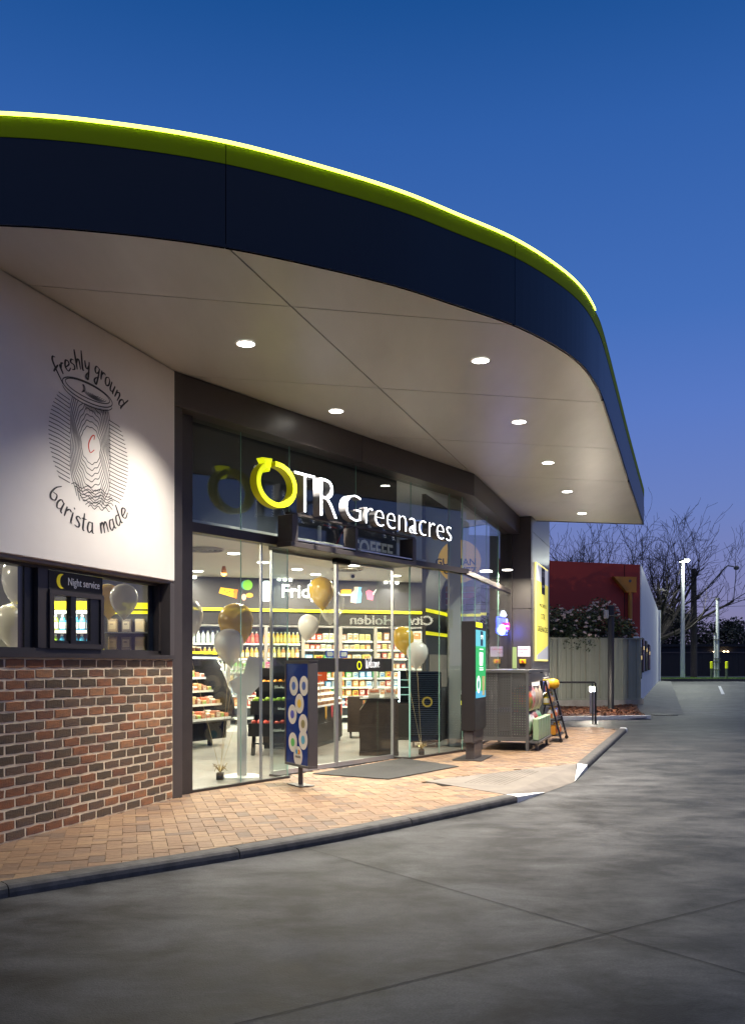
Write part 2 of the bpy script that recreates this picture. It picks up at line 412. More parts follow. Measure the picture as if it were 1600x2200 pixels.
K1c = catmull(K1, 8)
cuts1 = [0, 1.3, 2.98, 4.72, 6.68, plen(K1c)]
for a, b in zip(cuts1, cuts1[1:]): sweep(along(K1c, a+.004, b-.004), PROF, KERBM, 'kerb_stone', kerb)
L2 = plen(K2)
for a, b in ((0, 2.6), (2.6, 5.3), (5.3, L2-.3)): sweep(along(K2, a+.003, b-.003), PROF, KERBM, 'kerb_stone', kerb)
sweep(along(K2, L2-.3, L2), PROF, KWHITE, 'painted_kerb_stone', kerb)
# kerb ramp and its painted wings
r_in0, r_in1 = Vector((*K1[-1], 0)), Vector((*K2[0], 0)); r_o0, r_o1 = G(1172,1704,ROAD), G(1234,1681,ROAD)
tip = G(911,1679)
ramp = ob('kerb_ramp', None, kind='structure')
MB().prism([(tip.x,tip.y), (r_in0.x,r_in0.y), (r_in1.x,r_in1.y)], -.03, .005).build('ramp_landing', CONC, ramp)
mid0, mid1 = r_in0 + (r_in1-r_in0)*.02, r_in0 + (r_in1-r_in0)*.98
zt = Vector((0,0,.005)); zb = Vector((0,0,.003))
MB().face([mid0+zt, r_o0+zb, r_o1+zb, mid1+zt]).build('ramp_slope', CONC, ramp)
kd = (Vector(K1c[-1])-Vector(K1c[-3])).normalized(); kn = Vector((kd.y, -kd.x))
k0 = Vector((*K1[-1], 0)); ko = k0 + Vector((kn.x, kn.y, 0))*.14
MB().face([k0+Vector((0,0,.007)), ko+Vector((0,0,-.01)), r_o0+Vector((0,0,.008))]).face([ko+Vector((0,0,-.01)), ko+Vector((0,0,-.075)), r_o0+Vector((0,0,.008))]).build('painted_wing', KWHITE, ramp)
kd2 = (Vector(K2[1])-Vector(K2[0])).normalized(); kn2 = Vector((kd2.y, -kd2.x)); j0 = Vector((*K2[0],0)); jo = j0+Vector((kn2.x,kn2.y,0))*.14
MB().face([j0+Vector((0,0,.007)), r_o1+Vector((0,0,.008)), jo+Vector((0,0,-.01))]).face([jo+Vector((0,0,-.01)), r_o1+Vector((0,0,.008)), jo+Vector((0,0,-.075))]).build('painted_wing', KWHITE, ramp)
dots = MB(); rd = (r_in1-r_in0).normalized(); rp = Vector((-rd.y, rd.x, 0))
for i in range(26):
    for j in range(9):
        p = r_in0 + rd*(.75+i*.06) + rp*(.25+j*.06)
        if in_tri((p.x,p.y), RAMP_IN): dots.lathe([(.014,.004),(.012,.0075),(.006,.009)], 6, (p.x,p.y,0))
dots.build('tactile_studs', CONC, ramp, kind='stuff')
MAT_R = mat('door_mat_rubber', (.035,.034,.032), .9, noise=(60,(.018,.018,.017),2,(1,14,1)), bump=(120,.5))
dm = [G(672,1664), G(866,1631), G(985,1648), G(835,1676)]
thing_mat = MB().prism([(p.x,p.y) for p in dm], .003, .012).build('door_mat', MAT_R, label='dark ribbed entrance mat on the pavers before the glass doors', cat='door mat')

# ------------------------------------------------------------------ brick wall, white wall, night window
MORTAR = mat('mortar', (.72,.61,.43), .9, noise=(25,(.62,.53,.38),5), bump=(110,.4))
BRC = [(.26,.092,.032), (.31,.125,.046), (.185,.072,.032), (.090,.056,.026), (.135,.076,.040), (.235,.085,.030), (.35,.155,.060), (.11,.066,.032)]
BRM = [mat('brick_%d' % k, c, .8, noise=(11, (c[0]*.45+.012, c[1]*.55+.012, c[2]*.7+.014), 6), bump=(70,.65)) for k, c in enumerate(BRC)]
brick_wall = thing('brick_wall', 'low red and brown brick wall with cream mortar under the night window', 'brick wall', FA)
MB().box(-3.985, -.004, .0025, .22, -.05, 1.470).build('mortar_bed', MORTAR, brick_wall); MB().cbox(-5.0, -3.99, -.02, .22, -.05, 1.470, .004).build('end_pier', BRONZE2, brick_wall)
def brick_mesh(w, k, seed):
    r = random.Random(seed); n = 5; pts = []; h = .0700
    for i in range(n): pts.append((-w/2+w*i/(n-1), -h/2))
    for i in range(n): pts.append((w/2-w*i/(n-1), h/2))
    pts = [(x+r.uniform(-.0034,.0034), z+r.uniform(-.0036,.0036)) for x, z in pts]
    for c in (0, n-1, n, 2*n-1): pts[c] = (pts[c][0]*.990, pts[c][1]*.95)
    m = MB(); rings = [[(x*f, y, z*(f if f == 1 else .88)) for x, z in pts] for f, y in ((1, .03), (1, .003), (.955, -.003))]
    q = len(pts)
    for a in range(2):
        for j in range(q): m.face((rings[a][(j+1)%q], rings[a][j], rings[a+1][j], rings[a+1][(j+1)%q]))
    m.face(rings[2][::-1]); 
    # from_pydata faces outward on -y
    return m.mesh('brick', BRM[k])
cache = {}
for row in range(17):
    z = .043+row*.086+.003; x = -.014 - (0 if row % 2 else .12)
    if row % 2 == 0:
        w = .11; key = ('h', RND.randrange(8)); cache.setdefault(key, brick_mesh(w, key[1], RND.random()))
        ob('brick', cache[key], brick_wall, (-.012-.055, 0, z))
    while x > -3.75:
        key = (RND.choice((0,1,2,2,3,3,4,4,5,5,6,7,7)), RND.randrange(3))
        if key not in cache: cache[key] = brick_mesh(.2225, key[0], RND.random())
        o = ob('brick', cache[key], brick_wall, (x-.115+RND.uniform(-.002,.002), RND.uniform(-.002,.002), z)); x -= .24
        if RND.random() < .5: o.rotation_euler = (0, math.pi, 0); o.rotation_euler = (0, math.pi, 0)

white_wall = thing('white_wall', 'tall cream rendered wall with a coffee cup drawing above the night window', 'wall', FA)
MB().cbox(-5.0, -.005, -.025, .22, 2.29, 4.502, .006).build('render_panel', WHITEP, white_wall)
MB().box(-5.0, -.010, .0, .22, 2.262, 2.289).build('soffit_trim', mat('trim_taupe', (.20,.165,.14), .5), white_wall)
# coffee cup line drawing
MC = (-1.45, 3.40); YI = -.027
LET = {'f':([(.62,1.75),(.48,1.95),(.32,1.7),(.28,.6),(.30,-.75)],[(0,.85),(.6,1.0)]), 'r':([(.1,1),(.12,0)],[(.12,.55),(.3,.95),(.5,.88)]),
 'e':([(.1,.45),(.5,.6),(.45,.95),(.25,1),(.08,.5),(.25,.02),(.58,.22)],), 's':([(.45,.9),(.25,1),(.12,.75),(.4,.4),(.35,.05),(.08,.05)],),
 'h':([(.15,1.9),(.12,0)],[(.12,.5),(.3,.95),(.45,.85),(.48,0)]), 'l':([(.16,1.9),(.12,.15),(.26,0)],), 'y':([(.08,1),(.12,.4),(.3,.25),(.45,.6)],[(.5,1),(.45,.2),(.3,-.8),(.08,-.6),(.2,-.3),(.5,0)]),
 'g':([(.48,.95),(.2,1),(.08,.6),(.2,.3),(.42,.5),(.5,1)],[(.5,1),(.45,0),(.3,-.85),(.06,-.6),(.2,-.25),(.55,.05)]), 'o':([(.3,1),(.1,.7),(.12,.2),(.32,0),(.5,.3),(.48,.8),(.3,1)],),
 'u':([(.1,1),(.12,.2),(.28,0),(.45,.3)],[(.47,1),(.47,.1),(.58,0)]), 'n':([(.1,1),(.12,0)],[(.12,.55),(.3,1),(.45,.8),(.48,0)]), 'd':([(.45,.9),(.2,.95),(.08,.4),(.2,0),(.42,.3)],[(.54,1.9),(.45,.2),(.56,0)]),
 'b':([(.36,1.9),(.12,1.2),(.08,.3),(.25,0),(.48,.3),(.42,.8),(.15,.6)],), 'a':([(.45,.9),(.2,.95),(.08,.4),(.2,.0),(.42,.3)],[(.47,1),(.45,.15),(.58,0)]),
 'i':([(.12,1),(.12,.12),(.22,0)],[(.13,1.35),(.15,1.48)]), 't':([(.2,1.6),(.17,.2),(.3,0)],[(0,1.05),(.42,1.1)]), 'm':([(.1,1),(.1,0)],[(.1,.6),(.25,1),(.35,.8),(.36,0)],[(.36,.6),(.52,1),(.63,.8),(.67,0)])}
ADV = {'f':.62,'r':.5,'e':.6,'s':.52,'h':.6,'l':.34,'y':.6,'g':.64,'o':.6,'u':.66,'n':.6,'d':.66,'b':.58,'a':.64,'i':.32,'t':.44,'m':.8,' ':.42}
def arc_text(m, s, rad_, a0, a1, xh, up):
    tot = sum(ADV[c] for c in s); k = abs(a1-a0)/tot; pos = 0
    for ch in s:
        if ch != ' ':
            for st in LET[ch]:
                pts = []
                for x, y in catmull(st, 5):
                    a = rad(a0 - (pos+x)*k) if up else rad(a0 + (pos+x)*k)
                    r = rad_ + y*xh if up else rad_ - y*xh
                    pts.append((MC[0]+r*math.cos(a), MC[1]+r*math.sin(a)))
                m.ribbon(pts, .026, YI, brush=.35)
        pos += ADV[ch]
m = MB(); arc_text(m, 'freshly ground', .645, 136, 42, .088, True); m.build('mural_lettering', INK, white_wall)
m = MB(); arc_text(m, 'barista made', .80, 223, 318, .098, False); m.build('mural_lettering', INK, white_wall)
m = MB(); lid = (-1.487, 3.855)
def ell(cx, cz, rx, rz_, a0=0, a1=360, n=40, tilt=0): return [(cx+rx*math.cos(rad(a0+(a1-a0)*i/n)), cz+rz_*math.sin(rad(a0+(a1-a0)*i/n))+tilt*rx*math.cos(rad(a0+(a1-a0)*i/n))) for i in range(n+1)]
m.ribbon(ell(*lid, .365, .088), .010, YI); m.ribbon(ell(lid[0], lid[1]+.012, .325, .066), .009, YI); m.ribbon(ell(lid[0], lid[1]-.03, .362, .088, 185, 355), .008, YI)
for k in range(5): m.ribbon(ell(lid[0]+.10, lid[1]+.01, .17-.03*k, .045-.008*k, 190, 350, 14), .006, YI)
for k in range(4): m.ribbon(ell(lid[0]-.12-.012*k, lid[1]+.02, .045+.022*k, .05, 300, 400, 10), .006, YI)
for k in range(26):
    x = lid[0]-.05+k*.0135; m.ribbon([(x, lid[1]-.108+.06*((x-lid[0])/.36)**2), (x+.004, lid[1]-.15+.08*((x-lid[0])/.36)**2-.012*(k%3))], .005, YI)
def wav(th, k): return 1+.028*math.sin(7*th+k*.4)+.022*math.sin(13*th+1.3+k*.25)
for k in range(10):
    rx, rz_ = .145+.020*k, .165+.052*k
    seg = []
    for i in range(121):
        th = 2*math.pi*i/120; f = wav(th, k); x, z = MC[0]+rx*f*math.cos(th), MC[1]-.01+rz_*f*math.sin(th)
        inside = ((x-MC[0])/.56)**2+((z-3.37)/.53)**2 < 1 and z < lid[1]-.115+.05*((x-lid[0])/.3)**2 and abs(x-MC[0]) < .30
        if inside: seg.append((x, z))
        else:
            if len(seg) > 2: m.ribbon(seg, .0075, YI)
            seg = []
    if len(seg) > 2: m.ribbon(seg, .0075, YI)
for k in range(24):
    z = 3.73-.036*k
    hw = .585*math.sqrt(max(0, 1-((z-3.37)/.56)**2))
    if k < 21 and hw > .32:
        m.ribbon([(MC[0]-hw, z+.02), (MC[0]-.45, z+.012), (MC[0]-.30, z-.014)], .0075, YI)
        z2 = z-.055
        if z2 > 2.93: m.ribbon([(MC[0]+.275, z2+.012), (MC[0]+.42, z2-.004), (MC[0]+hw, z2-.012)], .0075, YI)
for k in range(7):
    z = 3.00-.026*k; hw = .42*math.sqrt(max(.02, 1-(k/7.5)**2))
    m.ribbon([(MC[0]-.28+.04*k+i*(hw*1.3)/14, z+.018*math.sin(i*1.3+k)+.02*(i/14-.5)) for i in range(15)], .0075, YI)
m.build('mural_cup_drawing', INK, white_wall)
m = MB(); m.ribbon(catmull([(MC[0]+.045,MC[1]+.05),(MC[0]+.05,MC[1]+.09),(MC[0]+.01,MC[1]+.07),(MC[0]-.035,MC[1]-.01),(MC[0]-.01,MC[1]-.075),(MC[0]+.05,MC[1]-.04)], 6), .017, YI, brush=.6)
m.build('mural_initial', REDINK, white_wall)

nw = thing('night_window', 'dark framed night service window set above the brick wall', 'window', FA)
MB().box(-5, .0, -.028, .25, 1.4705, 1.512).build('sill', BRONZE, nw)
MB().box(-5, -.002, .10, .22, 1.512, 1.556).box(-5, -.002, .10, .22, 2.236, 2.262).build('frame_rail', BRONZE, nw)
MB().box(-2.02, -1.89, .09, .22, 1.556, 2.236).box(-.125, -.002, .09, .22, 1.556, 2.236).box(-4.2,-4.1,.09,.22,1.556,2.236).build('mullion', BRONZE, nw)
MB().box(-.085, .0, -.02, .09, 1.512, 2.262).build('reveal_panel', BRONZE2, nw)
MB().box(-2.14, -2.02, .13, .20, 1.556, 2.236).build('inner_jamb', BLACK, nw)
for a, b in ((-4.1, -2.14), (-1.115, -.125)): MB().box(a, b, .14, .15, 1.556, 2.236).build('pane', GLASS, nw)
MB().box(-.21, -.127, .155, .17, 1.556, 2.236).build('dark_stripe', NAVYG, nw)
MB().box(-1.89, -1.115, .085, .11, 2.062, 2.228).build('sign_panel', BLACKM, nw)
mo = []
for i in range(17):
    a = rad(75+i*(285-75)/16); mo.append((-1.72+.064*math.cos(a), 2.145+.064*math.sin(a)))
for i in range(13):
    a = rad(262-i*(262-98)/12); mo.append((-1.69+.055*math.cos(a), 2.145+.060*math.sin(a)))
MB().prism(mo, .078, .085, axis='y').build('moon_symbol', mat('moon_yellow', (.80,.66,.02), .5, emit=.25), nw)
text('sign_lettering', 'Night service', .098, mat('sign_white', (.8,.8,.8), .5, emit=.12), nw, (-1.615, .0835, 2.118), fit=(-1.625,-1.165))
MB().box(-1.89,-1.83,.07,.15,1.556,2.062).box(-1.83,-1.115,.07,.15,2.02,2.062).box(-1.83,-1.115,.07,.15,1.556,1.60).box(-1.16,-1.115,.07,.15,1.60,2.02).build('hatch_frame', BRONZE, nw)
MB().box(-1.60,-1.525,.075,.125,1.60,2.02).box(-1.30,-1.16,.085,.125,1.60,2.02).box(-1.83,-1.60,.09,.12,1.60,1.625).box(-1.525,-1.30,.085,.12,1.60,1.63).build('sliding_sash', BLACK, nw)
MB().box(-1.83,-1.60,.10,.106,1.625,2.02).build('pane', GLASS, nw); MB().box(-1.525,-1.30,.098,.104,1.63,2.02).build('pane', GLASS, nw)
MB().cbox(-1.63,-1.585,.055,.085,1.73,1.84,.01).build('pull_handle', BLACK, nw)

# ------------------------------------------------------------------ canopy
edge = [(-14,7.6),(-9,6.75),(-6,6.42),(-4,6.34),(-2.608,6.389),(-1.827,6.512),(-1.083,6.736),(-.362,7.09),(.229,7.440),(.70,7.80),(1.292,8.278),(1.808,8.857),(2.159,9.380),(2.430,9.95),(2.698,10.641),(3.518,13.011),(4.321,15.343),(5.965,20.053)]
EC = catmull(edge, 5)
SOFM = mat('soffit_panel', (.62,.635,.63), .38, metal=.08, noise=(1.6,(.54,.555,.55),5,(1,.25,1)), rvar=.04)
canopy = thing('canopy', 'curved shop canopy with navy fascia, lime band, glowing edge and grey panelled soffit', 'canopy')
poly = [tuple(p) for p in EC] + [(3.2,19.52), (-14,19.52)]
polyo = []
for k, p in enumerate(EC):
    a, b = Vector(EC[max(k-1,0)]), Vector(EC[min(k+1,len(EC)-1)]); d = (b-a).normalized(); polyo.append((p[0]-d.y*.018, p[1]+d.x*.018))
polyo += [(3.2,19.50), (-14,19.50)]
MB().prism(polyo, SOF+.028, SOF+.06).build('soffit_backing', BLACKM, canopy)
jd = (math.sin(rad(78)), math.cos(rad(78)))
ad = (math.sin(rad(18.5)), math.cos(rad(18.5)))
jp = [(-.716+.785*i, 7.881+2.325*i) for i in range(5)]     # points on the cross joints
rows = [None] + jp + [None]
G2 = .006
for i in range(len(rows)-1):
    base = polyo
    if rows[i] is not None: base = clip(base, (rows[i][0]-jd[1]*G2, rows[i][1]+jd[0]*G2), jd)
    if rows[i+1] is not None and len(base) > 2: base = clip(base, (rows[i+1][0]+jd[1]*G2, rows[i+1][1]-jd[0]*G2), (-jd[0], -jd[1]))
    for side in (1, -1):
        if len(base) < 3: continue
        d = (ad[0]*side, ad[1]*side)
        q = clip(base, (-1.083-d[1]*G2, 6.736+d[0]*G2), d)
        if len(q) > 2: MB().prism([(x, y) for x, y in q], SOF, SOF+.02).build('soffit_panel', SOFM, canopy)
# fascia in panels
cum = [0]
for a, b in zip(EC, EC[1:]): cum.append(cum[-1]+math.dist(a, b))
def s_at(pt):
    k = min(range(len(EC)), key=lambda i: math.dist(EC[i], pt)); return cum[k]
cutsF = [0.5, s_at((-4,6.34)), s_at((-1.083,6.736)), s_at((1.292,8.278)), s_at((2.698,10.641)), s_at((4.321,15.343)), cum[-1]]
LED = mat('edge_light', (.9,1,.5), .4, emit=4.0, ecol=(.84,1.0,.10))
def vband(pts, prof, mt, name): return sweep(pts, prof, mt, name, canopy)
for a, b in zip(cutsF, cutsF[1:]):
    pts = along(EC, a+.003, b-.003, .12)
    f = vband(pts, [(-.03,SOF-.012),(-.03,SOF+.60),(.0,SOF+.60),(.0,SOF-.012)][::1], NAVY, 'fascia_panel')
    f2 = vband(pts, [(-.03,SOF+.602),(-.03,SOF+.745),(.004,SOF+.745),(.004,SOF+.602)], LIME, 'lime_band')
vband(along(EC, .6, cum[-1]-.01, .12), [(-.30,SOF+.735),(-.30,SOF+.752),(.006,SOF+.752),(.006,SOF+.747)], LIME, 'coping')
vband(along(EC, .6, s_at((2.430,9.95))-.05, .12), [(-.012,SOF+.7525),(-.012,SOF+.776),(.012,SOF+.776),(.012,SOF+.7525)], LED, 'edge_light')
e0, e1 = EC[-1], (3.2, 19.52)
MB().prism([e0, e1, (e1[0]-.01, e1[1]+.03), (e0[0], e0[1]+.03)], SOF-.01, SOF+.75).build('end_panel', NAVY, canopy)
MB().prism(polyo, SOF+.70, SOF+.72).build('roof_deck', GREYM, canopy)
# downlights in the soffit
def downlight(loc, label, power=1150, r=.085, rot=(0,0,0)):
    t = ob('downlight', None, None, loc, 0, label, 'downlight', 'round downlights in the canopy soffit')
    m = MB(); n = 24
    for j in range(n):
        a, b = 2*math.pi*j/n, 2*math.pi*(j+1)/n
        for (r0, z0), (r1, z1) in (((r*1.22,-.001),(r*1.2,-.006)), ((r*1.2,-.006),(r*1.0,-.006))):
            m.face(((r0*math.cos(a),r0*math.sin(a),z0),(r1*math.cos(a),r1*math.sin(a),z1),(r1*math.cos(b),r1*math.sin(b),z1),(r0*math.cos(b),r0*math.sin(b),z0)))
    m.build('trim_ring', mat('trim_white', (.75,.74,.70), .4), t)
    MB().lathe([(r,-.0005),(r,-.004),(r*.8,-.0048)], 24).build('diffuser', LAMPW, t)
    spot('lamp', (0,0,-.02), power, 108, .75 if rot[0] else .5, parent=t, radius=.07, rot=rot)
for (px, py), lb in (((528,738),'downlight in front of the coffee cup drawing'), ((722,883),'downlight nearest the lime ring of the shop sign'), ((1032,774),'downlight closest to the curved navy fascia, largest of the right-hand row'),
        ((1115,906),'second downlight from the front in the right-hand row of five'), ((1177,994),'third downlight, the middle one of the right-hand row'), ((1218,1056),'fourth downlight along the right-hand row'), ((1250,1103),'farthest downlight, at the end of the canopy above the fence')):
    k = (SOF-ZC)/(HOR-py); downlight(Vector(((px-PCX)*k, FPX*k, SOF)), lb, 780 if px == 528 else 1150, rot=(rad(-10),rad(3),0) if px == 528 else (0,0,0))

# ------------------------------------------------------------------ shop front: beams, pillar, frames, panes, doors
front = thing('shop_facade', 'tall glazed shop front with dark bronze beam, pillar and transom', 'shop front', FB)
MB().cbox(.004, 3.334, 0, .34, 4.145, 4.503, .004).build('beam_cladding', BRONZE2, front)
MB().cbox(3.338, 6.375, 0, .34, 4.145, 4.503, .004).build('beam_cladding', BRONZE2, front)
MB().cbox(.012, .155, .03, .42, 0, 4.144, .004).build('pillar', BRONZE2, front)
MB().box(.157, .432, .17, .30, 0, 4.144).build('jamb', BRONZE, front)
GY0, GY1 = .215, .227
def pane(x0, x1, z0, z1, y=GY0, par=front, name='pane'):
    o = MB().box(x0+.004, x1-.004, y, y+.012, z0, z1).build(name, [GLASS], par)
    MB().box(x0+.001, x0+.0038, y, y+.012, z0, z1).build('pane_edge', GLASS_EDGE, o); return o
UP = [.434, 1.235, 2.097, 3.483, 4.851, 5.969, 6.50]
for a, b in zip(UP, UP[1:]): pane(a, b, 2.985, 4.144)
for a, b in ((.434, 1.235), (1.235, 2.075)): pane(a, b, .03, 2.875)
for a, b in ((4.835, 5.66), (5.66, 6.50)): pane(a, b, .03, 2.875)
MB().box(.432, 2.09, .17, .30, 2.877, 2.983).build('transom', BRONZE, front)
MB().box(4.83, 6.51, .17, .30, 2.905, 2.983).build('transom', BRONZE, front)
MB().box(2.09, 4.83, .19, .56, 2.877, 2.983).build('door_header', BRONZE, front)
MB().box(.432, 2.08, .19, .255, .002, .03).build('base_channel', BRONZE, front)
MB().box(4.83, 6.51, .19, .255, .002, .03).build('base_channel', BRONZE, front)
for x in (1.64,): MB().box(x-.012, x+.012, .26, .29, .03, 2.875).build('stiffener', ALU, front)
# recessed sliding doors
for x in (2.078, 4.826):
    MB().box(x-.006, x+.006, .232, .51, .03, 2.875).build('return_pane', GLASS, front); MB().box(x-.008, x+.008, .2285, .2315, .03, 2.875).build('pane_edge', GLASS_EDGE, front)
    MB().box(x-.02, x+.02, .23, .52, .002, .028).build('base_channel', BRONZE, front)
for a, b in ((2.09, 3.425), (3.437, 4.81)):
    d = ob('sliding_door', None, front)
    MB().box(a+.018, b-.018, .515, .525, .06, 2.84).build('door_pane', GLASS, d)
    MB().box(a, a+.018, .50, .54, .012, 2.87).box(b-.018, b, .50, .54, .012, 2.87).box(a+.018, b-.018, .50, .54, .012, .06).box(a+.018, b-.018, .50, .54, 2.84, 2.87).build('door_frame', ALU, d)
    MB().box(a+.032, b-.032, .508, .5135, 1.315, 1.505).build('door_band', BLACKM, d)
MB().box(2.08, 4.82, .49, .55, .001, .012).build('door_track', ALU, front)
MB().cbox(3.30, 3.62, .40, .50, 2.80, 2.876, .015).build('door_sensor', BLACK, front)
ring = []
for i in range(25): a = rad(i*15); ring.append((math.cos(a), math.sin(a)))
def annulus(m, cx, cz, r0x, r1x, r0z, r1z, y0, y1, a0=0, a1=360, n=36):
    P = [(math.cos(rad(a0+(a1-a0)*i/n)), math.sin(rad(a0+(a1-a0)*i/n))) for i in range(n+1)]
    for (c0, s0), (c1, s1) in zip(P, P[1:]):
        o0, o1 = (cx+r1x*c0, cz+r1z*s0), (cx+r1x*c1, cz+r1z*s1); i0, i1 = (cx+r0x*c0, cz+r0z*s0), (cx+r0x*c1, cz+r0z*s1)
        m.face([(i0[0],y0,i0[1]),(o0[0],y0,o0[1]),(o1[0],y0,o1[1]),(i1[0],y0,i1[1])][::-1])
        m.face([(o0[0],y0,o0[1]),(o0[0],y1,o0[1]),(o1[0],y1,o1[1]),(o1[0],y0,o1[1])]); m.face([(i0[0],y1,i0[1]),(i0[0],y0,i0[1]),(i1[0],y0,i1[1]),(i1[0],y1,i1[1])])
        m.face([(i0[0],y1,i0[1]),(o0[0],y1,o0[1]),(o1[0],y1,o1[1]),(i1[0],y1,i1[1])])
    return m
BANDY = .5065
m = MB(); annulus(m, 3.95, 1.405, .040, .055, .047, .062, BANDY-.001, BANDY, 0, 360, 28); m.build('band_ring', LIMEE, front)
# 'Welcome' in script
LET2 = {'W':[(0,1.5),(.12,.1),(.3,0),(.42,1.2),(.5,.1),(.7,0),(.95,1.6)], 'e':[(.0,.3),(.4,.55),(.3,.95),(.1,.7),(.15,.1),(.5,.15)], 'l':[(0,.2),(.35,1.5),(.22,1.8),(.1,.4),(.2,0),(.45,.25)],
        'c':[(.4,.85),(.15,.9),(.02,.4),(.2,.02),(.5,.25)], 'o':[(.25,.95),(.02,.6),(.12,.05),(.4,.2),(.38,.8),(.2,.95),(.5,.8)], 'm':[(0,.9),(.05,0),(.2,.85),(.32,.7),(.32,0),(.48,.85),(.6,.7),(.62,.1),(.8,.1)]}
m = MB(); x = 4.10; sc = .088
for ch, adv in zip('Welcome', (.85,.45,.36,.48,.5,.8,.5)):
    m.ribbon([(x+a*sc, 1.372+b*sc) for a, b in catmull(LET2[ch], 5)], .013, BANDY-.0012, brush=.7); x += adv*sc
m.build('band_lettering', mat('lettering_white', (.85,.85,.85), .5, emit=.5), front)
# blue framed notices on the doors, either side of the meeting stiles
BLUEF = mat('notice_blue', (.01,.06,.40), .4)
for x in (3.19, 3.50):
    n_ = ob('door_notice', None, front); MB().box(x, x+.17, .505, .511, 1.51, 1.61).build('notice_frame', BLUEF, n_); MB().prism([(x+.02,1.53),(x+.135,1.53),(x+.155,1.56),(x+.135,1.595),(x+.02,1.595)], .502, .5045, axis='y').build('notice_arrow', mat('notice_green', (.45,.52,.42), .5), n_)

# projecting portal above the doors
portal = thing('door_portal', 'shallow dark bronze box frame projecting over the sliding doors', 'door portal', FB)
MB().cbox(1.80, 4.56, -.07, .165, 2.845, 2.905, .004).build('portal_shelf', BRONZE2, portal)
for a, b, y in ((1.82, 1.93, -.07), (4.47, 4.56, -.07), (3.14, 3.20, -.03)): MB().cbox(a, b, y, .165, 2.906, 3.235, .004).build('portal_upright', BRONZE2, portal)
MB().box(1.80, 4.56, -.05, .02, 3.236, 3.262).build('sign_rail', BRONZE, portal)
MB().box(1.94, 3.11, -.06, -.04, 2.93, 2.945).box(3.22, 4.46, -.06, -.04, 2.93, 2.945).build('bead', ALU, portal)

# lit sign on the portal: ring with arrow, then lettering
sign = thing('shop_sign', 'illuminated lettering of the shop name with a lime arrow ring over the doors', 'sign', FB)
m = MB(); cx, cz = 1.435, 3.515
annulus(m, cx, cz, .282, .350, .208, .270, -.17, -.07, 112, 455, 44)
lb = m.build('ring_return', mat('lime_return', (.62,.60,.006), .4, emit=.10), sign)
m = MB(); annulus(m, cx, cz, .284, .348, .210, .268, -.176, -.171, 112, 455, 44); m.build('ring_face', LIMEE, sign)
MB().prism([(cx-.25,cz+.272),(cx-.085,cz+.285),(cx-.135,cz+.13)], -.176, -.075, axis='y').build('ring_arrow', LIMEE, sign)
RETW = mat('letter_return', (.22,.22,.225), .4)
def letters(body, size, z, name, bold, fit):
    text(name+'_return', body, size, RETW, sign, (0, -.112, z), .055, bold=bold, fit=fit)
    text(name+'_face', body, size, WHITEE, sign, (0, -.172, z), .003, bold=bold-.003, fit=(fit[0]+.003, fit[1]-.003))
letters('TR', .735, 3.245, 'tall_letters', -.016, (1.745, 2.565))
letters('Greenacres', .52, 3.275, 'name_letters', -.011, (2.745, 5.38))

# short front beyond the corner, dark end column, clad fin with lit welcome sign
side = thing('side_facade', 'narrow glazed side front between the entrance corner and the dark end column', 'shop front', FC)
MB().cbox(.002, 4.50, 0, .34, 4.145, 4.503, .004).build('beam_cladding', BRONZE2, side)
US = [.05, 1.05, 2.05, 3.20, 4.42]
for a, b in zip(US, US[1:]): pane(a, b, 2.985, 4.144, .20, side); pane(a, b, .03, 2.90, .20, side)
MB().box(.03, 4.46, .17, .28, 2.905, 2.983).build('transom', BRONZE, side); MB().box(.0, 4.46, .18, .25, .002, .03).build('base_channel', BRONZE, side)
MB().box(4.40, 4.50, .15, .34, 0, 4.144).build('jamb', BRONZE, side)
fin = thing('end_column', 'tall grey clad column with a lit yellow welcome panel at the shop end', 'column', FC)
MB().cbox(4.505, 4.60, -.235, .40, 0, 2.58, .003).cbox(4.505, 4.60, -.235, .40, 2.586, 4.503, .003).build('dark_cladding', BRONZE2, fin)
FINM = mat('fin_cladding', (.135,.132,.135), .38, metal=.35)
MB().cbox(4.603, 7.3, -.24, .30, 0, 2.58, .003).build('cladding_panel', FINM, fin); MB().cbox(4.603, 7.3, -.24, .30, 2.586, 4.20, .003).build('cladding_panel', FINM, fin)
MB().cbox(4.603, 7.3, -.24, .30, 4.206, 5.9, .003).build('cladding_panel', FINM, fin)
wel = thing('welcome_panel', 'lit yellow welcome panel on the grey clad column', 'sign', FC)
yo = -.245
YPAN = mat('panel_yellow', (.80,.70,.10), .5, emit=.62, ecol=(.86,.74,.12)); EDGEW = mat('panel_edge_white', (.9,.9,.95), .5, emit=2.2, ecol=(.86,.86,1.0)); EDGEY = mat('panel_edge_yellow', (.95,.8,.15), .5, emit=1.5, ecol=(1,.80,.20))
PX0, PX1 = 4.98, 6.78
MB().box(PX0, PX1, yo-.03, yo-.001, 1.50, 3.60).build('panel_body', EDGEY, wel)
a_, b_x = PX0+.025, PX1-.025
MB().prism([(a_,1.62),(b_x,1.86),(b_x,3.22),(a_,3.22)], yo-.036, yo-.0305, axis='y').build('panel_field', YPAN, wel)
MB().prism([(a_,1.53),(b_x,1.53),(b_x,1.857),(a_,1.617)], yo-.036, yo-.0305, axis='y').build('panel_foot', mat('panel_grey', (.5,.5,.52), .5, emit=.45), wel)
MB().prism([(a_,3.223),(b_x,3.223),(b_x,3.57),(a_,3.57)], yo-.036, yo-.0305, axis='y').build('panel_head', mat('panel_grey2', (.55,.55,.58), .5, emit=.55), wel)
MB().box(5.70, 6.20, yo-.040, yo-.0365, 2.98, 3.568).build('logo_tag', BLACKM, wel)
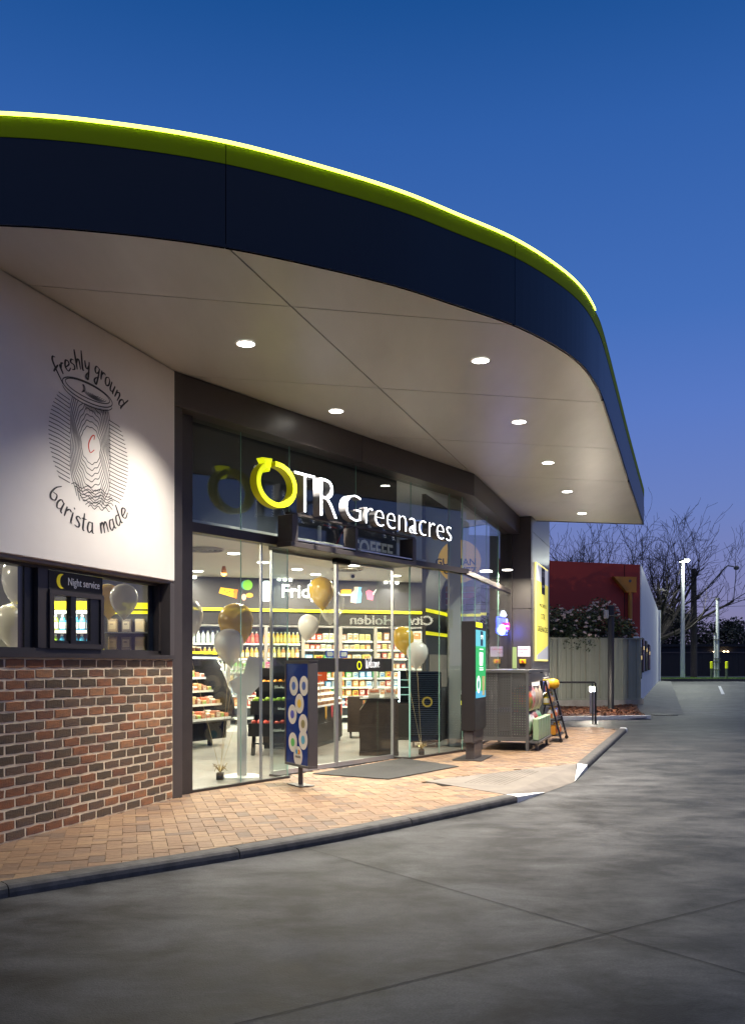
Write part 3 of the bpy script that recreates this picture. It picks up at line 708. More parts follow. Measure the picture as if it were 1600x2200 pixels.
text('logo_lettering', 'OTR', .19, PAPER, wel, (5.75, yo-.042, 3.36), fit=(5.76,6.14)); MB().box(5.80, 6.10, yo-.0425, yo-.0405, 3.13, 3.18).build('logo_swoosh', PAPER, wel)
for s_, z, sz, x in (('WELCOME TO', 2.68, .11, (5.35,6.45)), ('OTR', 2.42, .18, (5.58,6.22)), ('GREENACRES', 2.14, .17, (5.10,6.68))):
    text('panel_lettering', s_, sz, BLACKM, wel, (0, yo-.0385, z), fit=x)
RED = mat('notice_red', (.6,.03,.03), .5)
nt_ = thing('emergency_notice', 'white emergency notice with red print beside a yellow stop button on the end column', 'notice', FC)
MB().box(4.500, 4.5045, -.215, .045, 1.585, 1.80).build('notice_plate', mat('notice_white', (.75,.72,.72), .5), nt_)
for k, (s_, z) in enumerate((('EMERGENCY', 1.72), ('STOP', 1.655))): text('notice_lettering', s_, .048, RED, nt_, (4.498, .035, z), rot=(rad(90),0,rad(-90)), sx=.85)
MB().cbox(4.44, 4.5045, -.13, .0, 1.44, 1.53, .01).build('button_box', mat('button_yellow', (.8,.45,.01), .4), nt_)
MB().tube([(4.44,-.065,1.485),(4.41,-.065,1.485)], .022, 12).build('stop_button', RED, nt_)

# ------------------------------------------------------------------ shop interior: floor, walls, ceiling
FLOOR = mat('shop_floor_tile', (.21,.205,.19), .30, noise=(1.4,(.165,.16,.148),6), rvar=.06)
def fpts(*a): return [tuple(p[:2]) for p in a]
fl = fpts(FA(-6.5,.10), FA(-.05,.10), FB(.35,.26), FB(2.07,.26), FB(2.07,.50), FB(4.83,.50), FB(4.83,.26), FB(6.5,.26), FC(.1,.22), FC(4.5,.22), FC(6.6,.32), FK(7.3,1.0), FK(-9,1.0))
shop_floor = MB().prism(fl, -.05, .001).build('shop_floor', FLOOR, kind='structure')
CEIL = mat('ceiling_white', (.72,.68,.62), .7)
cl = fpts(FA(-6.5,.20), FA(-.2,.20), FB(.2,.55), FB(.45,.95), FB(4.9,.95), FB(4.9,2.2), FK(6.4,-1.2), FK(7.2,1.0), FK(-9,1.0))
ceiling = MB().prism(cl, 3.25, 3.30).build('ceiling', CEIL, kind='structure')
BULK = mat('bulkhead_navy', (.022,.026,.036), .5)
GRAYB = mat('bulkhead_grey', (.33,.325,.30), .6)
bulk = thing('entrance_bulkhead', 'dark bulkhead behind the upper entrance glass carrying a coffee word sign', 'bulkhead', FB)
MB().box(.30, 5.42, .86, .96, 3.045, 4.50).build('bulkhead_face', BULK, bulk)
MB().box(.30, 5.42, .31, .96, 2.995, 3.043).build('bulkhead_ledge', GRAYB, bulk)
COFW = mat('sign_grey_white', (.55,.55,.55), .5, emit=.10)
text('bulkhead_lettering', 'COFFEE', .34, COFW, bulk, (2.62, .855, 3.06), .004, bold=.006, fit=(4.20, 5.30))
m = MB(); m.tube([(3.55,.84,3.40),(3.85,.84,3.39)], .008, 6).tube([(3.85,.84,3.16),(4.10,.84,3.49)], .010, 6).build('red_stroke', mat('stroke_red', (.35,.02,.03), .5), bulk)
MB().box(3.43,3.49,.83,.855,3.05,3.37).build('white_stroke', PAPER, bulk)
WALLG = mat('inner_wall_grey', (.20,.215,.205), .6)
wall_side = MB().prism(fpts(FA(-6.5,.24), FA(-6.5,12), FA(-6.6,12), FA(-6.6,.24)), 0, 4.5).build('wall_left', GRAYB, kind='structure')
bw = MB(); 
wall_back = placed(MB().box(-9, 7.3, .75, .9, 0, 4.5).build('wall_back', GRAYB, kind='structure'), FK)
wall_east = placed(MB().box(4.52, 7.0, .31, .42, 0, 4.5).build('wall_side', WALLG, kind='structure'), FC)
MB().prism(fpts(FA(-5.5,.225), FA(-.02,.225), FA(-.02,.24), FA(-5.5,.24)), 2.27, 4.5).build('wall_lining', GRAYB, kind='structure')

# fridge wall with its bulkhead, graphics and wall washers
fb = thing('fridge_bulkhead', 'charcoal bulkhead above the fridge doors with the word Fridge and food pictures', 'bulkhead', FK)
CHAR = mat('charcoal_panel', (.040,.038,.040), .45)
MB().box(-3.0, 6.6, -.10, .30, 2.60, 3.248).build('bulkhead_face', CHAR, fb)
MB().box(-3.0, 6.6, -.118, -.101, 2.545, 2.605).build('yellow_strip', YEL, fb)
MB().box(-3.0, 6.6, -.06, .30, 2.28, 2.544).build('valance', BLACKM, fb)
WLIT = mat('word_lit', (.95,.95,.95), .5, emit=2.2, ecol=(1,.98,.95))
def kx(px, y=-.11):       # local x on the fridge wall seen at photo column px
    r = Vector(((px-PCX)/FPX, 1.0)); o = FK(0, y).xy; n = FK.n.xy; k = n.dot(o)/n.dot(r); return (r*k - o).dot(FK.u.xy)
def kz(px, py, y=-.11): 
    p = FK(kx(px, y), y); return ZC + (HOR-py)/FPX*p.y
text('word_lettering', 'Fridge', .40, WLIT, fb, (kx(603), -.112, kz(603,1283)), .006, sx=1.02, bold=.004)
def flat(name, pts, col, dy=0, em=.75):
    return MB().prism([(kx(a), kz(a, b)) for a, b in pts], -.106-dy, -.1015-dy, axis='y').build(name, mat('pic_%s_%d_%d_%d' % (name, col[0]*255, col[1]*255, col[2]*255), col, .5, emit=em), fb)
flat('cheese_picture', [(470,1274),(474,1262),(511,1267),(508,1286)], (.85,.48,.02)); flat('cheese_picture', [(503,1266),(511,1267),(508,1286),(501,1284)], (.85,.22,.02), .006)
for a, b in ((482,1268),(493,1271),(488,1274),(503,1272)): flat('cheese_hole', [(a+1.4*math.cos(t),b+1.4*math.sin(t)) for t in [i*.785 for i in range(8)]], (.04,.035,.03), .012, 0)
def blob(name, cx, cy, rx, ry, col, dy=0): flat(name, [(cx+rx*math.cos(t), cy+ry*math.sin(t)) for t in [i*2*math.pi/18 for i in range(18)]], col, dy)
blob('apple_picture', 529, 1257, 11, 10.5, (.10,.42,.30)); blob('apple_picture', 532, 1257, 10.5, 11, (.24,.62,.05), .006); flat('apple_stalk', [(532,1247),(534,1245),(533,1250)], (.3,.6,.1), .008)
blob('nut_picture', 524, 1283, 5, 7, (.80,.45,.35)); blob('nut_picture', 536, 1279, 8, 5, (.85,.42,.06), .006)
flat('milk_picture', [(559,1257),(567,1248),(577,1248),(585,1257),(585,1288),(577,1292),(566,1292),(559,1288)], (.85,.95,.95), 0, 1.6)
flat('butter_picture', [(728,1276),(756,1276),(756,1280),(728,1280)], (.85,.8,.7)); flat('butter_picture', [(732,1268),(737,1266),(755,1267),(754,1276),(732,1276)], (.88,.42,.02), .006)
flat('jar_picture', [(753,1294),(754,1275),(761,1268),(761,1261),(770,1261),(764,1296)], (.80,.55,.42)); flat('jar_picture', [(764,1296),(770,1261),(777,1262),(775,1268),(777,1275),(775,1295)], (.16,.45,.80), .006)
flat('yoghurt_picture', [(786,1271),(792,1267),(804,1273),(801,1290),(789,1288)], (.80,.14,.25)); flat('yoghurt_spoon', [(800,1275),(807,1266),(809,1267),(802,1279)], (.8,.85,.75), .006)
for k, px in enumerate((417, 598, 610, 622, 826, 838, 850)):
    t = thing('wall_washer', 'small wall washer lamp above the charcoal fridge bulkhead, %s from the left' % ORD[k], 'lamp', FK, (kx(px), -.20, 3.235), group='wall washer lamps over the fridge wall')
    MB().lathe([(.035,0),(.035,-.03),(.03,-.035)], 12).build('lamp_body', LAMPI, t)
    spot('lamp', (0,0,-.04), 26, 110, .6, col=(1,.95,.85), parent=t, radius=.03)

# fridge doors
fridge = thing('glass_door_fridge', 'long glass door fridge wall filled with bottles and chilled packs', 'fridge', FK)
FWHITE = mat('fridge_white', (.72,.72,.70), .45); FGREY = mat('fridge_frame', (.33,.31,.28), .35, metal=.4)
x0f, x1f = kx(330, 0), kx(952, 0)
MB().box(x0f, x1f, .62, .70, .10, 2.27).build('fridge_back', mat('fridge_back', (.10,.10,.105), .5), fridge)
MB().box(x0f, x1f, .0, .70, 2.235, 2.275).box(x0f, x1f, .03, .70, .0, .12).build('fridge_casing', FWHITE, fridge)
for x in (x0f-.06, x1f): MB().box(x, x+.06, 0, .70, 0, 2.275).build('fridge_end', FWHITE, fridge)
dx = [kx(p, 0) for p in (330, 411, 491, 571, 651, 731, 806, 880, 952)]
for x in dx: 
    MB().box(x-.035, x+.035, -.03, .02, .12, 2.235).build('door_frame', FGREY, fridge)
    area('lamp', (0,0,0), 15, .04, 1.9, (1,.97,.92)).data.shape = 'RECTANGLE'
    l = bpy.context.scene.collection.objects[-1]; l.location = (x, .06, 1.2); l.parent = fridge; l.rotation_euler = (rad(90),0,rad(180)); l.data.spread = rad(170)
    MB().box(x-.015, x+.015, .021, .04, .2, 2.2).build('door_light', mat('door_light', (1,1,1), .5, emit=5.0, ecol=(1,.97,.92)), fridge)
for a, b in zip(dx, dx[1:]): MB().box(a+.035, b-.035, -.012, -.004, .15, 2.20).build('door_pane', GLASS, fridge)
SHZ = [.28, .52, .76, 1.00, 1.26, 1.545, 1.865]
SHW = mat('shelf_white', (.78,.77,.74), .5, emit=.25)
for i, (a, b) in enumerate(zip(dx, dx[1:])):
    zs = SHZ if i < 4 else [.28,.50,.72,.92,1.12,1.32,1.545,1.745,1.935]
    for z in zs: MB().box(a+.04, b-.04, .12, .60, z-.012, z).box(a+.04, b-.04, .105, .119, z-.03, z+.012).build('shelf', SHW, fridge)

# products: shared meshes per kind and colour
PM = {}
def col_mat(c, r=.4, e=0): 
    return mat('prod_%03d_%03d_%03d_%d' % (c[0]*255, c[1]*255, c[2]*255, e*100), c, r, emit=e)
def bottle_mesh(r, h, body, lab, cap, key='b'):
    k = (key, r, h, body, lab, cap)
    if k not in PM:
        prof = [(r*.92,0),(r,.01*h),(r,.14*h),(r*1.005,.15*h),(r*1.005,.52*h),(r,.53*h),(r,.62*h),(r*.80,.74*h),(r*.42,.86*h),(r*.40,.89*h),(r*.46,.895*h),(r*.46,.99*h),(r*.40,h)]
        PM[k] = MB().lathe(prof, 12, ms=[0,0,0,1,1,0,0,0,0,2,2,2]).mesh('bottle', [col_mat(body,.25), col_mat(lab,.5), col_mat(cap,.4)], True)
    return PM[k]
def pack_mesh(w, h, d, body, lab):
    k = ('p', w, h, d, body, lab)
    if k not in PM:
        m = MB().cbox(-w/2, w/2, -d/2, d/2, 0, h, min(w,h,d)*.12)
        m.box(-w*.36, w*.36, -d/2-.0015, -d/2+.002, h*.22, h*.80, 1)
        m.box(-w*.25, w*.1, -d/2-.0025, -d/2, h*.55, h*.66, 0)
        PM[k] = m.mesh('pack', [col_mat(body,.35), col_mat(lab,.5)])
    return PM[k]
def tub_mesh(r, h, body, lid_):
    k = ('t', r, h, body, lid_)
    if k not in PM: PM[k] = MB().lathe([(r*.85,0),(r,h*.8),(r*1.06,h*.82),(r*1.06,h*.97),(r*.9,h)], 12, ms=[0,0,1,1]).mesh('tub', [col_mat(body,.35), col_mat(lid_,.4)], True)
    return PM[k]
def row(frame, x0, x1, y, z, step, mk, name, label, cat, group, rz=0, jit=.006, back=0):
    n = max(1, int((x1-x0)/step)); st = (x1-x0)/n
    for i in range(n):
        for bk in range(back+1):
            o = ob(name, mk(i), None, frame(x0+st*(i+.5)+RND.uniform(-jit,jit), y+bk*step+RND.uniform(-jit,jit), z), frame.rz+rz+RND.uniform(-.06,.06), '%s, %s from the left' % (label, ORD[i]), cat, group)
W1, CRE = (.78,.78,.76), (.72,.62,.45)
def kx2(p): return kx(p, .16)
blues = [((.70,.70,.68),(.55,.25,.14)), ((.75,.76,.76),(.10,.15,.30)), ((.75,.76,.76),(.12,.16,.28)), ((.72,.76,.80),(.45,.60,.72))]
row(FK, dx[0]+.05, dx[2]-.05, .17, 1.867, .098, lambda i: bottle_mesh(.043,.27,(.76,.77,.77), [(.76,.76,.75),(.60,.66,.74),(.74,.75,.76),(.55,.66,.76)][i%4], [(.75,.75,.75),(.15,.2,.4)][i%2]), 'milk_bottle', 'white milk bottle on the top left fridge shelf', 'bottle', 'white milk bottles on the top fridge shelf')
row(FK, dx[2]+.05, dx[4]-.05, .17, 1.867, .088, lambda i: bottle_mesh(.040,.255, *([((.55,.06,.05),(.60,.12,.10)),((.75,.18,.12),(.75,.30,.2))][i%2] if i < 8 else ((.85,.48,.08),(.85,.62,.22))), (.8,.8,.78)), 'juice_bottle', 'red or orange juice bottle on the top fridge shelf', 'bottle', 'juice bottles on the top fridge shelf')
row(FK, dx[1]+.05, dx[4]-.05, .17, 1.547, .098, lambda i: bottle_mesh(.043,.245, (.82,.42,.04) if i < 14 else [(.55,.40,.16),(.62,.24,.08),(.68,.45,.1)][i%3], (.80,.72,.55) if i%3 else (.85,.55,.18), (.8,.78,.7)), 'juice_bottle', 'white labelled juice bottle on the second fridge shelf', 'bottle', 'juice bottles on the second fridge shelf')
row(FK, dx[0]+.05, dx[4]-.05, .17, 1.262, .094, lambda i: bottle_mesh(.042,.235, [(.15,.55,.08),(.75,.15,.35),(.85,.5,.05),(.7,.7,.65)][(i//4)%4], (.75,.75,.7), (.8,.8,.8)), 'drink_bottle', 'coloured drink bottle on the third fridge shelf', 'bottle', 'drink bottles on the third fridge shelf')
pc = [((.62,.22,.08),(.75,.55,.35)), ((.75,.60,.30),(.72,.40,.12)), ((.70,.66,.55),(.60,.25,.10)), ((.45,.20,.12),(.70,.66,.58)), ((.75,.72,.66),(.72,.50,.20)), ((.62,.08,.05),(.75,.7,.65))]
cc = [((.10,.30,.55),(.7,.72,.75)), ((.75,.30,.08),(.8,.7,.5)), ((.60,.08,.06),(.75,.7,.65)), ((.70,.70,.68),(.15,.30,.55)), ((.12,.38,.12),(.75,.75,.6)), ((.78,.6,.12),(.5,.12,.05)), ((.72,.70,.66),(.62,.3,.15))]
for zz, st, hh, tag_, pal in ((1.937,.135,.17,'top',pc), (1.747,.12,.12,'second',pc), (1.547,.21,.09,'third',cc)):
    row(FK, dx[4]+.05, dx[6]-.05, .19, zz, st, lambda i: pack_mesh(st*.86, hh*RND.choice((.9,1.0)), .10, *pal[(i*5+i//2) % len(pal)]), 'chilled_pack', 'chilled food pack on the %s middle fridge shelf' % tag_, 'pack', 'chilled packs on the %s middle shelf' % tag_)
for zz, tag_ in ((1.12,'fifth'), (.92,'sixth'), (.72,'seventh'), (.50,'eighth')):
    row(FK, dx[4]+.05, dx[7]-.05, .19, zz+.002, .15, lambda i: pack_mesh(.125, RND.choice((.13,.15,.17)), .10, *cc[RND.randrange(7)]), 'chilled_pack', 'colourful pack on the %s fridge shelf below the band' % tag_, 'pack', 'chilled packs on the %s fridge shelf' % tag_)
for zz, tag_, st, hh in ((1.937,'top',.15,.22), (1.747,'second',.13,.15), (1.547,'third',.12,.15), (1.32,'fourth',.11,.13)):
    row(FK, dx[6]+.05, dx[7]-.05, .19, zz+.002, st, lambda i: pack_mesh(st*.85, hh*.9, .10, *pc[(i*2+int(zz*10)) % 6]), 'snack_pack', 'meat pack on the %s shelf behind the right door' % tag_, 'pack', 'meat packs on the %s shelf' % tag_)
row(FK, dx[7]+.05, dx[8]-.04, .17, 1.939, .24, lambda i: pack_mesh(.22,.24,.12,(.80,.78,.74),(.72,.28,.10)), 'white_carton', 'white carton with an orange label on the top right fridge shelf', 'carton', 'white cartons on the top right shelf')
row(FK, dx[7]+.05, dx[8]-.04, .17, 1.549, .17, lambda i: pack_mesh(.155,.20,.10,(.62,.04,.03),(.78,.66,.52)), 'red_pack', 'red pack with a cream label on the right fridge shelf', 'pack', 'red packs on the right shelf')
for zz, tag_ in ((1.32,'middle'), (1.12,'lower'), (.92,'lowest')):
    row(FK, dx[7]+.05, dx[8]-.04, .17, zz+.002, .12, lambda i: pack_mesh(.10,.15,.09,*pc[(i+2) % 6]), 'small_pack', 'small pack on the %s right-hand fridge shelf' % tag_, 'pack', 'small packs on the %s right shelf' % tag_)
for zz, tag_ in ((1.00,'fourth'), (.76,'fifth'), (.52,'sixth')):
    row(FK, dx[1]+.05, dx[4]-.05, .19, zz+.002, .14, lambda i: pack_mesh(.12, RND.choice((.16,.19,.21)), .10, *(cc+pc)[RND.randrange(13)]), 'dairy_pack', 'bright dairy pack on the %s shelf, left fridge bays' % tag_, 'pack', 'dairy packs on the %s left fridge shelf' % tag_)
# inside ceiling lights
spots_in = [(502,1189),(425,1227),(565,1208),(638,1223),(678,1234),(850,1237),(760,1215)]
for q_, (px, py) in enumerate(spots_in):
    k = (3.25-ZC)/(HOR-py); p = Vector(((px-PCX)*k, FPX*k, 3.249))
    t = ob('ceiling_light', None, None, p, 0, ['round ceiling light between the left pillar and the first pane joint','round ceiling light near the fridge wall at the left jamb','round ceiling light above the left door stile','round ceiling light above the letter F of Fridge','round ceiling light above the gold balloon at Fridge','round ceiling light left of the right door edge','round ceiling light by the air diffuser over the doors'][q_], 'ceiling light', 'ceiling lights inside the shop')
    MB().lathe([(.10,0),(.10,-.008),(.08,-.012)], 20).build('light_diffuser', LAMPI, t); area('lamp', (0,0,-.02), 118, .20, None, (1,.86,.66), t)
for q_, p in enumerate(((-4.6,11.0),(-6.2,9.0),(-3.8,13.2),(-6.0,13.0),(.9,16.6),(2.6,17.6),(-1.6,12.9),(1.3,18.8))):  # unseen ceiling lights, added so light covers the rest of the interior
    t = ob('ceiling_light', None, None, (p[0], p[1], 3.249), 0, 'added unseen ceiling light deeper in the shop, %s counted from the night window' % ORD[q_], 'ceiling light', 'ceiling lights inside the shop')
    MB().lathe([(.10,0),(.10,-.008),(.08,-.012)], 20).build('light_diffuser', LAMPI, t); area('lamp', (0,0,-.02), 118, .20, None, (1,.86,.66), t)

# ------------------------------------------------------------------ things inside the shop
WOOD = mat('dark_wood', (.045,.030,.022), .45, noise=(5,(.028,.019,.015),5,(1,1,8)))
CREAM = (.74,.66,.52)
# deli case
FD = Frame(-2.60, 16.20, 26)
deli = thing('deli_case', 'curved glass deli case of chilled trays at the left of the shop', 'display case', FD)
pr = [(.0,.12),(.92,.12),(.92,1.55),(.20,1.55),(.10,1.40),(-.08,1.02),(-.18,.72),(-.22,.52),(-.12,.46),(-.02,.44)]
MB().prism(pr, -.04, .0, axis='x').build('end_panel', BLACK, deli); MB().prism(pr, -3.84, -3.80, axis='x').build('end_panel', BLACK, deli)
MB().box(-3.80,-.04,.0,.90,.12,.44).build('base_panel', NAVYG, deli); MB().box(-3.8,-.04,.86,.92,.44,1.55).build('case_back', mat('case_back', (.25,.25,.25), .4), deli)
MB().box(-3.8,-.04,-.21,.86,.44,.47).build('case_deck', STEEL, deli)
MB().box(-3.8,-.04,.14,.92,1.55,1.60).build('case_top', BLACK, deli); MB().box(-3.8,.0,.13,.139,1.60,1.645).build('case_strip', YEL, deli)
MB().box(-3.8,-.04,.16,.20,1.525,1.549).build('case_light', mat('case_light', (1,1,1), .5, emit=4.0, ecol=(1,.98,.95)), deli)
area('lamp', (-1.9,.24,1.52), 55, 3.6, .05, (1,.97,.92), deli)
cur = [(.18,1.52),(.08,1.36),(-.06,1.04),(-.155,.74),(-.195,.53)]
m = MB()
for a, b in zip(cur, cur[1:]): m.face([(-3.8,a[0],a[1]),(-.04,a[0],a[1]),(-.04,b[0],b[1]),(-3.8,b[0],b[1])])
m.build('case_glass', GLASS, deli)
for x in (-1.3,-2.6): MB().tube([(x,a,b) for a, b in cur], .012, 6).build('glass_rib', STEEL, deli)
for x in (-3.5,-.3): MB().box(x-.03,x+.03,.1,.16,0,.12).build('leg', GREYM, deli)
meat = [((.55,.14,.08),(.62,.30,.16)), ((.45,.20,.08),(.60,.45,.22)), ((.50,.30,.12),(.25,.45,.10)), ((.66,.60,.48),(.50,.12,.06)), ((.30,.12,.07),(.58,.50,.40))]
for k, (y, z) in enumerate(((-.06,.49),(.14,.72),(.32,.95),(.48,1.18))):
    MB().box(-3.78,-.06,y-.09,y+.14,z-.012,z).build('tray_shelf', GREYM, deli)
    MB().box(-3.78,-.06,y-.094,y-.09,z-.02,z+.02).build('price_rail', PAPER, deli)
    row(FD, -2.3, -.08, y+.00, z+.002, .135, lambda i: pack_mesh(.120,(.08,.13,.10)[i % 3],.15,*meat[(i*3+k) % 5]), 'food_tray', 'wrapped food tray on the %s tier of the deli case' % ('lowest','second','third','top')[k], 'tray', 'food trays on the %s deli tier' % ('lowest','second','third','top')[k], jit=.012)
    row(FD, -2.3, -.08, y+.125, z+.002, .15, lambda i: pack_mesh(.130,(.12,.09,.14)[(i+k) % 3],.10,*meat[(i*2+k+1) % 5]), 'food_tray', 'wrapped tray at the back of the %s deli tier' % ('lowest','second','third','top')[k], 'tray', 'rear food trays on the %s deli tier' % ('lowest','second','third','top')[k], jit=.012)
row(FD, -2.0, -.2, .4, 1.602, .17, lambda i: tub_mesh(.055,.13,(.28,.12,.06),(.6,.5,.35)), 'food_tub', 'brown lidded tub standing on top of the deli case', 'tub', 'tubs on the deli case')

# white display stand with a round base
p = G(520,1669)
st = ob('display_stand', None, None, p, 0, 'white post stand with a round floor plate just inside the left pane', 'display stand')
STW = mat('stand_white', (.74,.74,.70), .45)
MB().lathe([(.245,0),(.245,.008),(.22,.016)], 40).build('floor_plate', STW, st); MB().box(-.06,.06,-.02,.02,.016,1.28).build('post', STW, st)
m = MB(); q = [(-.20,1.10),(.10,1.06),(.26,1.24),(.24,1.50),(.10,1.52)]
MB().prism([(-.16,1.20),(-.10,1.06),(.10,1.02),(.24,1.16),(.27,1.50),(.08,1.52),(.02,1.30)], -.028, -.022, axis='y').build('display_board', mat('board_white', (.70,.69,.66), .5), st)

# balloons with their strings and weights
def bmat(nm, c, a, metal=0):
    m_ = mat(nm, c, .18, metal=metal, spec=.7); m_.node_tree.nodes['Principled BSDF'].inputs['Alpha'].default_value = a
    m_.node_tree.nodes['Principled BSDF'].inputs['Subsurface Weight'].default_value = 0; return m_
GOLD = bmat('balloon_gold', (.66,.44,.05), .80); PEARL = bmat('balloon_pearl', (.72,.70,.66), .72); CLEAR = bmat('balloon_clear', (.72,.72,.68), .34)
def balloon_mesh(mt, key):
    if ('bal', key) not in PM:
        prof = [(.012,-.335),(.016,-.32),(.03,-.30),(.085,-.25),(.15,-.17),(.195,-.08),(.215,.02),(.20,.11),(.155,.18),(.09,.22),(.03,.236),(.004,.238)]
        PM['bal', key] = MB().lathe(prof, 24).mesh('balloon', mt, True)
    return PM['bal', key]
STRG = mat('string_gold', (.55,.42,.2), .4)
def balloon(px, py, Y, mt, key, label, s=1.0, anchor=None):
    c = W(px, py, Y); t = ob('balloon', None, None, c, 0, label, 'balloon', 'party balloons in the shop')
    b = ob('balloon_skin', balloon_mesh(mt, key), t); b.scale = (s, s, s); b.rotation_euler = (RND.uniform(-.15,.15), RND.uniform(-.15,.15), 0)
    if anchor is not None: MB().tube([(0,0,-.33*s), tuple(Vector(anchor)-c)], .0022, 5).build('string', STRG, t)
def weight(px, py, label):
    p = G(px, py); t = ob('balloon_weight', None, None, p, 0, label, 'balloon weight', 'balloon weights on the shop floor')
    MB().cbox(-.045,.045,-.045,.045,0,.09,.008).build('weight_box', mat('foil_black', (.02,.018,.015), .25), t)
    m = MB()
    for k in range(14):
        a = k*.9; m.tube([(0,0,.09),(.05*math.cos(a),.05*math.sin(a),.14+.02*(k%3)),(.09*math.cos(a+.4),.09*math.sin(a+.4),.11+.03*(k%4))], .004, 5)
    m.build('ribbon_tuft', mat('foil_gold', (.55,.40,.15), .25, metal=.8), t); return p + Vector((0,0,.1))
w1 = weight(473,1676,'small black balloon weight with gold ribbon behind the left shop pane')
w2 = weight(905,1622,'balloon weight with gold ribbon behind the right shop pane')
balloon(507,1338,11.6,GOLD,'g','large gold balloon before the fridge, left of the doors',1.05,w1)
balloon(492,1386,11.3,PEARL,'p','pearl white balloon under the gold one on the left',.86,w1)
balloon(520,1458,11.7,CLEAR,'c','translucent white balloon lowest beside the white display post',1.0,w1)
balloon(402,1325,11.4,PEARL,'p','white balloon half hidden by the dark pillar',.95,w1)
balloon(690,1270,14.6,GOLD,'g','gold balloon in front of the word Fridge',.95,G(640,1600))
balloon(712,1300,14.9,CLEAR,'c','clear balloon overlapping the gold one by the word Fridge',1.0,G(640,1600))
balloon(662,1345,14.6,PEARL,'p','white balloon hanging lowest before the fridge centre',.78,G(640,1600))
balloon(866,1372,14.6,GOLD,'g','gold balloon behind the right door edge',.82,w2)
balloon(896,1404,14.4,PEARL,'p','white balloon above the navy cooler',.80,w2)
balloon(60,1250,9.8,PEARL,'p','big white balloon behind the left night window pane',1.25)
balloon(28,1340,10.2,PEARL,'p','lower white balloon behind the left night window pane',.95)
balloon(232,1287,10.4,GOLD,'g','gold balloon behind the right night window pane',.72)
balloon(266,1287,10.2,PEARL,'p','pearl balloon next to the gold one behind the night window',.72)

# fruit stand
fs = ob('fruit_stand', None, None, (-1.93, 14.15, 0), 0, 'black tiered fruit stand with chalk lettering near the left door edge', 'fruit stand')
CHALK = mat('chalk', (.75,.75,.72), .7)
for y0, y1, z0, z1 in ((0,.28,.30,.50), (.28,.55,.62,.84), (.55,.80,.98,1.14), (.80,1.0,1.22,1.36)):
    MB().box(0,.98,y0,y0+.02,z0,z1).box(0,.98,y1-.02,y1,z0,z1).box(0,.02,y0+.02,y1-.02,z0,z1).box(.96,.98,y0+.02,y1-.02,z0,z1).box(.02,.96,y0+.02,y1-.02,z0,z0+.015).build('bin', BLACK, fs)
for x in (.04,.90): 
    MB().prism([(.02,0),(.14,0),(.30,.30),(.98,1.2),(.90,1.2),(.18,.30)], x, x+.05, axis='x').build('leg', BLACK, fs)
MB().box(.0,.98,.98,1.0,.30,1.22).build('stand_back', BLACK, fs); MB().tube([(.09,.1,.18),(.90,.1,.18)], .010, 6).build('cross_bar', GREYM, fs)
for s_, z in (('Grab a Mandarin', 1.04),): pass
def squig(m, x, z, n, sc, y):
    for k in range(n): m.ribbon(catmull([(x+k*sc*.8, z), (x+k*sc*.8+.1*sc, z+RND.uniform(.6,1.4)*sc), (x+k*sc*.8+.35*sc, z+.1*sc), (x+k*sc*.8+.6*sc, z+.6*sc)], 3), .006, y)
for y, z, n, x in ((-.002,.375,11,.34), (.278,.70,6,.44), (.548,1.03,9,.36)): m = MB(); squig(m, x, z, n, .040, y); m.build('chalk_lettering', CHALK, fs)
fruitm = {}
def fruit(r, c, key):
    if key not in fruitm: fruitm[key] = MB().lathe([(.01,0),(r*.7,r*.12),(r,r*.8),(r*.9,r*1.4),(r*.4,r*1.8),(.008,r*1.72)], 10).mesh(key, mat('fruit_'+key, c, .35, noise=(12,tuple(v*.75 for v in c),3)), True)
    return fruitm[key]
for nm, yy, zz, r, c, key, cols, rows_, lab in (('green_apple',.33,.80,.042,(.30,.46,.06),'apple',10,2,'green apple in the middle fruit stand bin'), ('orange',.60,1.09,.040,(.75,.30,.02),'orange',10,2,'orange in the upper fruit stand bin'), ('red_apple',.04,.46,.04,(.42,.05,.03),'red',10,2,'red apple in the lowest fruit stand bin')):
    for i in range(cols):
        for j in range(rows_): ob(nm, fruit(r, c, key), None, Vector((-1.93+.07+i*.092+RND.uniform(-.008,.008), 14.15+yy+.06+j*.085, zz+RND.uniform(-.01,.025))), RND.random()*6, '%s, %s row, %s from the left' % (lab, ('front','back')[j], ORD[i]), 'fruit', 'fruit in the stand: '+key)
row(FW, -1.90, -.98, 14.15+.88, 1.30, .12, lambda i: pack_mesh(.10,.16,.06,*[((.15,.5,.08),(.7,.7,.2)),((.75,.12,.3),(.8,.6,.6)),((.8,.45,.05),(.75,.2,.1))][i%3]), 'fruit_pouch', 'bright fruit pouch on the top tier of the fruit stand', 'pouch', 'pouches on the fruit stand')

# dark wood gondola of jars
FG = Frame(-.92, 15.15, 12.6)
gon = thing('wood_gondola', 'long dark wood gondola with white tiered shelves of small jars', 'gondola', FG)
MB().cbox(0,2.0,.10,.95,.06,.72,.008).build('body', WOOD, gon); MB().cbox(-.01,2.0,.085,.10,.08,.40,.004).build('lower_panel', WOOD, gon); MB().box(.0,2.0,.12,.93,0,.06).build('plinth', BLACK, gon)
for k in range(4):
    MB().box(0,1.98,.02+.11*k,.18+.11*k,.70+.095*k,.712+.095*k).box(0,1.98,.012+.11*k,.019+.11*k,.695+.095*k,.73+.095*k).build('tier', SHW, gon)
    row(FG, .02, 1.9, .10+.11*k, .714+.095*k, .095, lambda i: tub_mesh(.036,.075,[(.42,.20,.08),(.50,.28,.12),(.33,.15,.07)][i%3],(.75,.7,.6)), 'jar', 'small brown jar on gondola tier %s' % ('one','two','three','four')[k], 'jar', 'jars on gondola tier %d' % (k+1))
